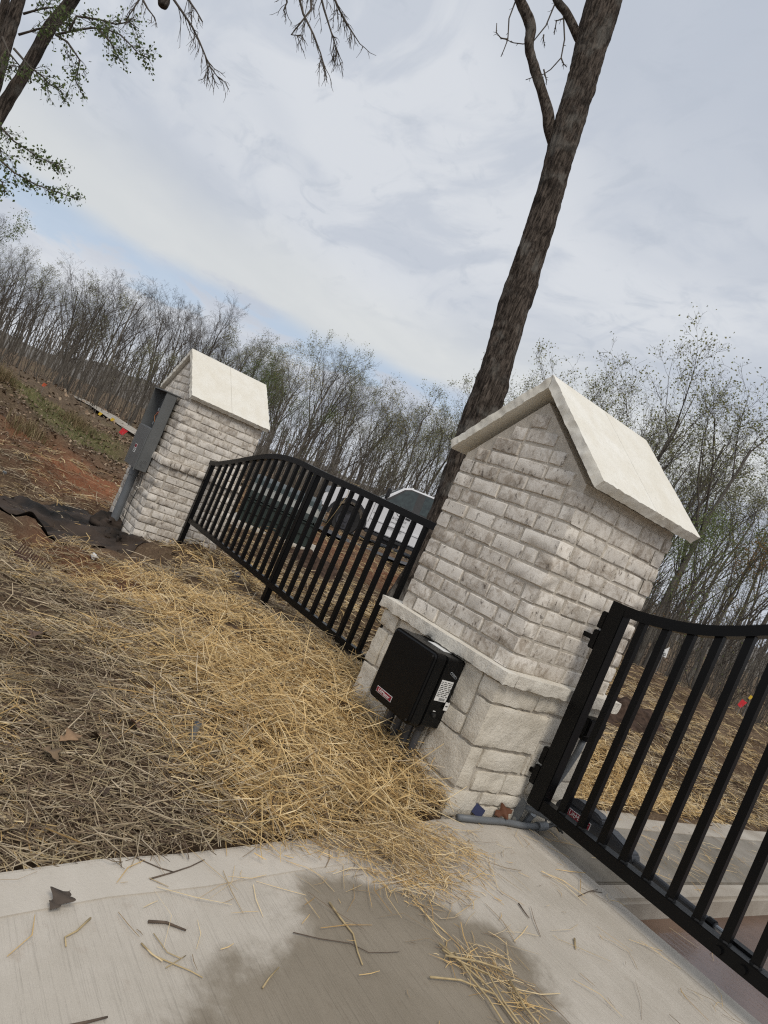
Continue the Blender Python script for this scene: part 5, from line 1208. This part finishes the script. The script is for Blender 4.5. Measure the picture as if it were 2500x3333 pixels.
# dug soil heaps
def heap(name, x, y, rx, ry, h, label):
    V = []; n = 44; m = 16
    for j in range(m+1):
        for i in range(n):
            a = 2*math.pi*i/n; r_ = j/m; k = 1+.25*noise.noise(Vector((math.cos(a)*1.5, math.sin(a)*1.5, x)))
            px_, py_ = x+math.cos(a)*rx*r_*k, y+math.sin(a)*ry*r_*k
            z = float(gz(px_, py_))-.02+h*(1-r_**1.6)*(1+.4*noise.noise(Vector((px_*4, py_*4, 1))))+.04*noise.noise(Vector((px_*11, py_*11, 2)))*(1-r_*.6)
            V.append((px_, py_, z))
    F = [(j*n+i, (j+1)*n+i, (j+1)*n+(i+1) % n, j*n+(i+1) % n) for j in range(m) for i in range(n)]
    me = np_mesh(name, V, F); smooth(me); return tag(link_mesh(name, me, M['darksoil']), label, 'soil heap')
M['darksoil'] = simple('damp_topsoil', (.085, .055, .04), .95, var=.3, sc=14, bmp=.8, spec=.1)
q = ground_at(2030, 2330); heap('soil_heap', q[0], q[1], .7, .55, .16, 'dark damp soil heap in the straw beside the near pier')
q = ground_at(1030, 1850); heap('soil_heap', q[0], q[1], .55, .45, .15, 'dug soil heap beside the green cabinet')
# oak leaves, twigs and wrappers
def oak_leaf(name, loc, size, rz, tilt, col, label, roll=0):
    out = []; n = 26
    for i in range(n+1):
        t = i/n; w_ = .30*math.sin(math.pi*min(1, t*1.05))*(1+.4*math.sin(t*math.pi*5))*(1 if t < .97 else .3); out.append((t, w_))
    V = []; F = []
    for t, w_ in out: zc_ = .10*math.sin(t*3)+.03*math.sin(t*14); V += [(t-.5, w_, zc_+.35*abs(w_)+.03*math.sin(t*20)), (t-.5, 0, zc_), (t-.5, -w_, zc_+.28*abs(w_))]
    for i in range(n): F += [(3*i, 3*i+1, 3*i+4, 3*i+3), (3*i+1, 3*i+2, 3*i+5, 3*i+4)]
    V = [(x*size, y*size, z*size) for x, y, z in V]
    me = np_mesh(name, V, F, [col]*len(V)); smooth(me); o = link_mesh(name, me, M['leaf'], None, loc, (roll, tilt, rz)); s_ = o.modifiers.new('thick', 'SOLIDIFY'); s_.thickness = .0008
    return tag(o, label, 'leaf')
p = at(190, 2945, ZS); oak_leaf('dead_leaf', (p[0], p[1], ZS+.010), .085, 2.4, 0, (.085, .065, .05), 'grey brown dead leaf lying on the concrete near the left edge')
p = at(1628, 2650, -.69); oak_leaf('dead_leaf', (p[0]+.03, p[1]-.02, -.665), .10, 1.2, -.5, (.13, .055, .03), 'curled red brown oak leaf at the foot of the stone base', .7)
p = onax(418, 2412+30, 2, -.71)
for px_, py_, c_, lab in ((215, 2440, (.30, .19, .11), 'tan oak leaf lying on the trodden straw at left'), (150, 2490, (.22, .15, .09), 'lower brown oak leaf in the dark mulch near the slab edge'), (425, 2395, (.15, .09, .06), 'dark brown leaf sunk in the straw beside the pipe stub'), (100, 2100, (.14, .09, .065), 'large dark leaf in the mulch below the rake')):
    q = ground_at(px_, py_); oak_leaf('dead_leaf', (q[0], q[1], q[2]+.035), .085, random.uniform(0, 6), random.uniform(-.2, .2), c_, lab, random.uniform(-.3, .3))
def twig(pts, r_, label, mat='rust', fork=None):
    m = MB(); P = [at(a, b, ZS+.006) for a, b in pts]; m.tube(P, list(np.linspace(r_, r_*.6, len(P))), 6)
    if fork: m.tube([at(a, b, ZS+.006) for a, b in fork], r_*.6, 5)
    tag(m.build('twig', mat if not isinstance(mat, str) else M[mat], sm=True), label, 'twig')
M['drytwig'] = simple('dry_twig', (.12, .085, .06), .85, var=.2, sc=40); M['stalk'] = simple('pale_stalk', (.50, .38, .20), .7, var=.15, sc=40)
twig([(483, 2999), (540, 3002), (575, 3016), (606, 3028)], .0042, 'dark broken twig lying alone on the dry concrete', 'drytwig')
twig([(200, 3345), (290, 3325), (350, 3310)], .004, 'dark twig at the bottom edge of the concrete', 'drytwig')
twig([(855, 3215), (875, 3185), (908, 3148)], .0026, 'short pale stalk on the wet concrete patch', 'stalk')
twig([(1072, 2937), (1110, 2990), (1150, 3040), (1165, 3100), (1180, 3140)], .0034, 'long pale twisted straw leaf across the wet patch edge', 'stalk')
twig([(955, 3035), (1040, 3055), (1140, 3070), (1200, 3100), (1260, 3100), (1300, 3098)], .0016, 'thin dark root fibre on the wet patch edge', 'drytwig')
twig([(460, 3070), (500, 3110), (560, 3135), (620, 3160), (660, 3182)], .0022, 'long bent straw stalk on the dry concrete', 'stalk', [(500, 3038), (545, 3100), (590, 3120), (605, 3110), (540, 3150)])
twig([(295, 2988), (250, 3030), (212, 3050), (215, 3080)], .0028, 'pale bent straw leaf below the grey dead leaf', 'stalk')
twig([(490, 2860), (560, 2840), (620, 2820), (665, 2798)], .0026, 'brown forked stem near the slab edge', 'drytwig', [(440, 2790), (520, 2825), (565, 2838)])
twig([(1688, 2940), (1712, 2975), (1723, 2988)], .0026, 'short brown stalk on the dry concrete by the gate', 'drytwig')
twig([(1883, 2917), (1920, 2900), (1960, 2905)], .0022, 'small dark twig at the slab edge under the gate', 'drytwig', [(1920, 2900), (1945, 2895)])
twig([(1870, 3055), (1872, 3075), (1874, 3088)], .004, 'short tan straw piece on the slab right of the wet patch', 'stalk')
for i, pts in enumerate(([(1430, 3070), (1520, 3150), (1600, 3220), (1680, 3330)], [(1440, 3090), (1500, 3130), (1590, 3170), (1640, 3260), (1700, 3340)], [(1450, 3110), (1560, 3130), (1650, 3160)], [(1400, 3180), (1500, 3190), (1620, 3240)], [(1480, 3100), (1540, 3190), (1590, 3250), (1640, 3330)], [(1660, 3190), (1710, 3280), (1760, 3340)])):
    m = MB(); P = [at(a, b, ZS+.012+.004*(i % 3)) for a, b in pts]; m.tube(P, list(np.linspace(.0034, .0024, len(P))), 5); tag(m.build('straw_stalk', M['stalk'], sm=True), 'long golden straw stalk in the bundle on the wet concrete', 'straw stalk', 'stalks of the straw bundle on the slab')
p = at(1590, 2645, -.69); wr = MB().box((-.028, -.002, 0), (.028, .002, .05)).build('foil_wrapper', M['bluefoil'], bevel=.001); wr.location = (.05, .15, -.70); wr.rotation_euler = (-.5, .35, .95); tag(wr, 'dark blue foil wrapper at the foot of the stone base', 'wrapper')
# a straw caught on the fence rail
P = [onax(1043, 1730, 1, YF-.01), onax(1090, 1670, 1, YF-.01), onax(1132, 1610, 1, YF-.005), onax(1142, 1570, 1, YF+.02), onax(1170, 1582, 1, YF+.03)]
tag(MB().tube(P, .0022, 5).build('straw_stalk', M['stalk'], sm=True), 'single pale straw stalk hanging over the fence top rail', 'straw stalk')
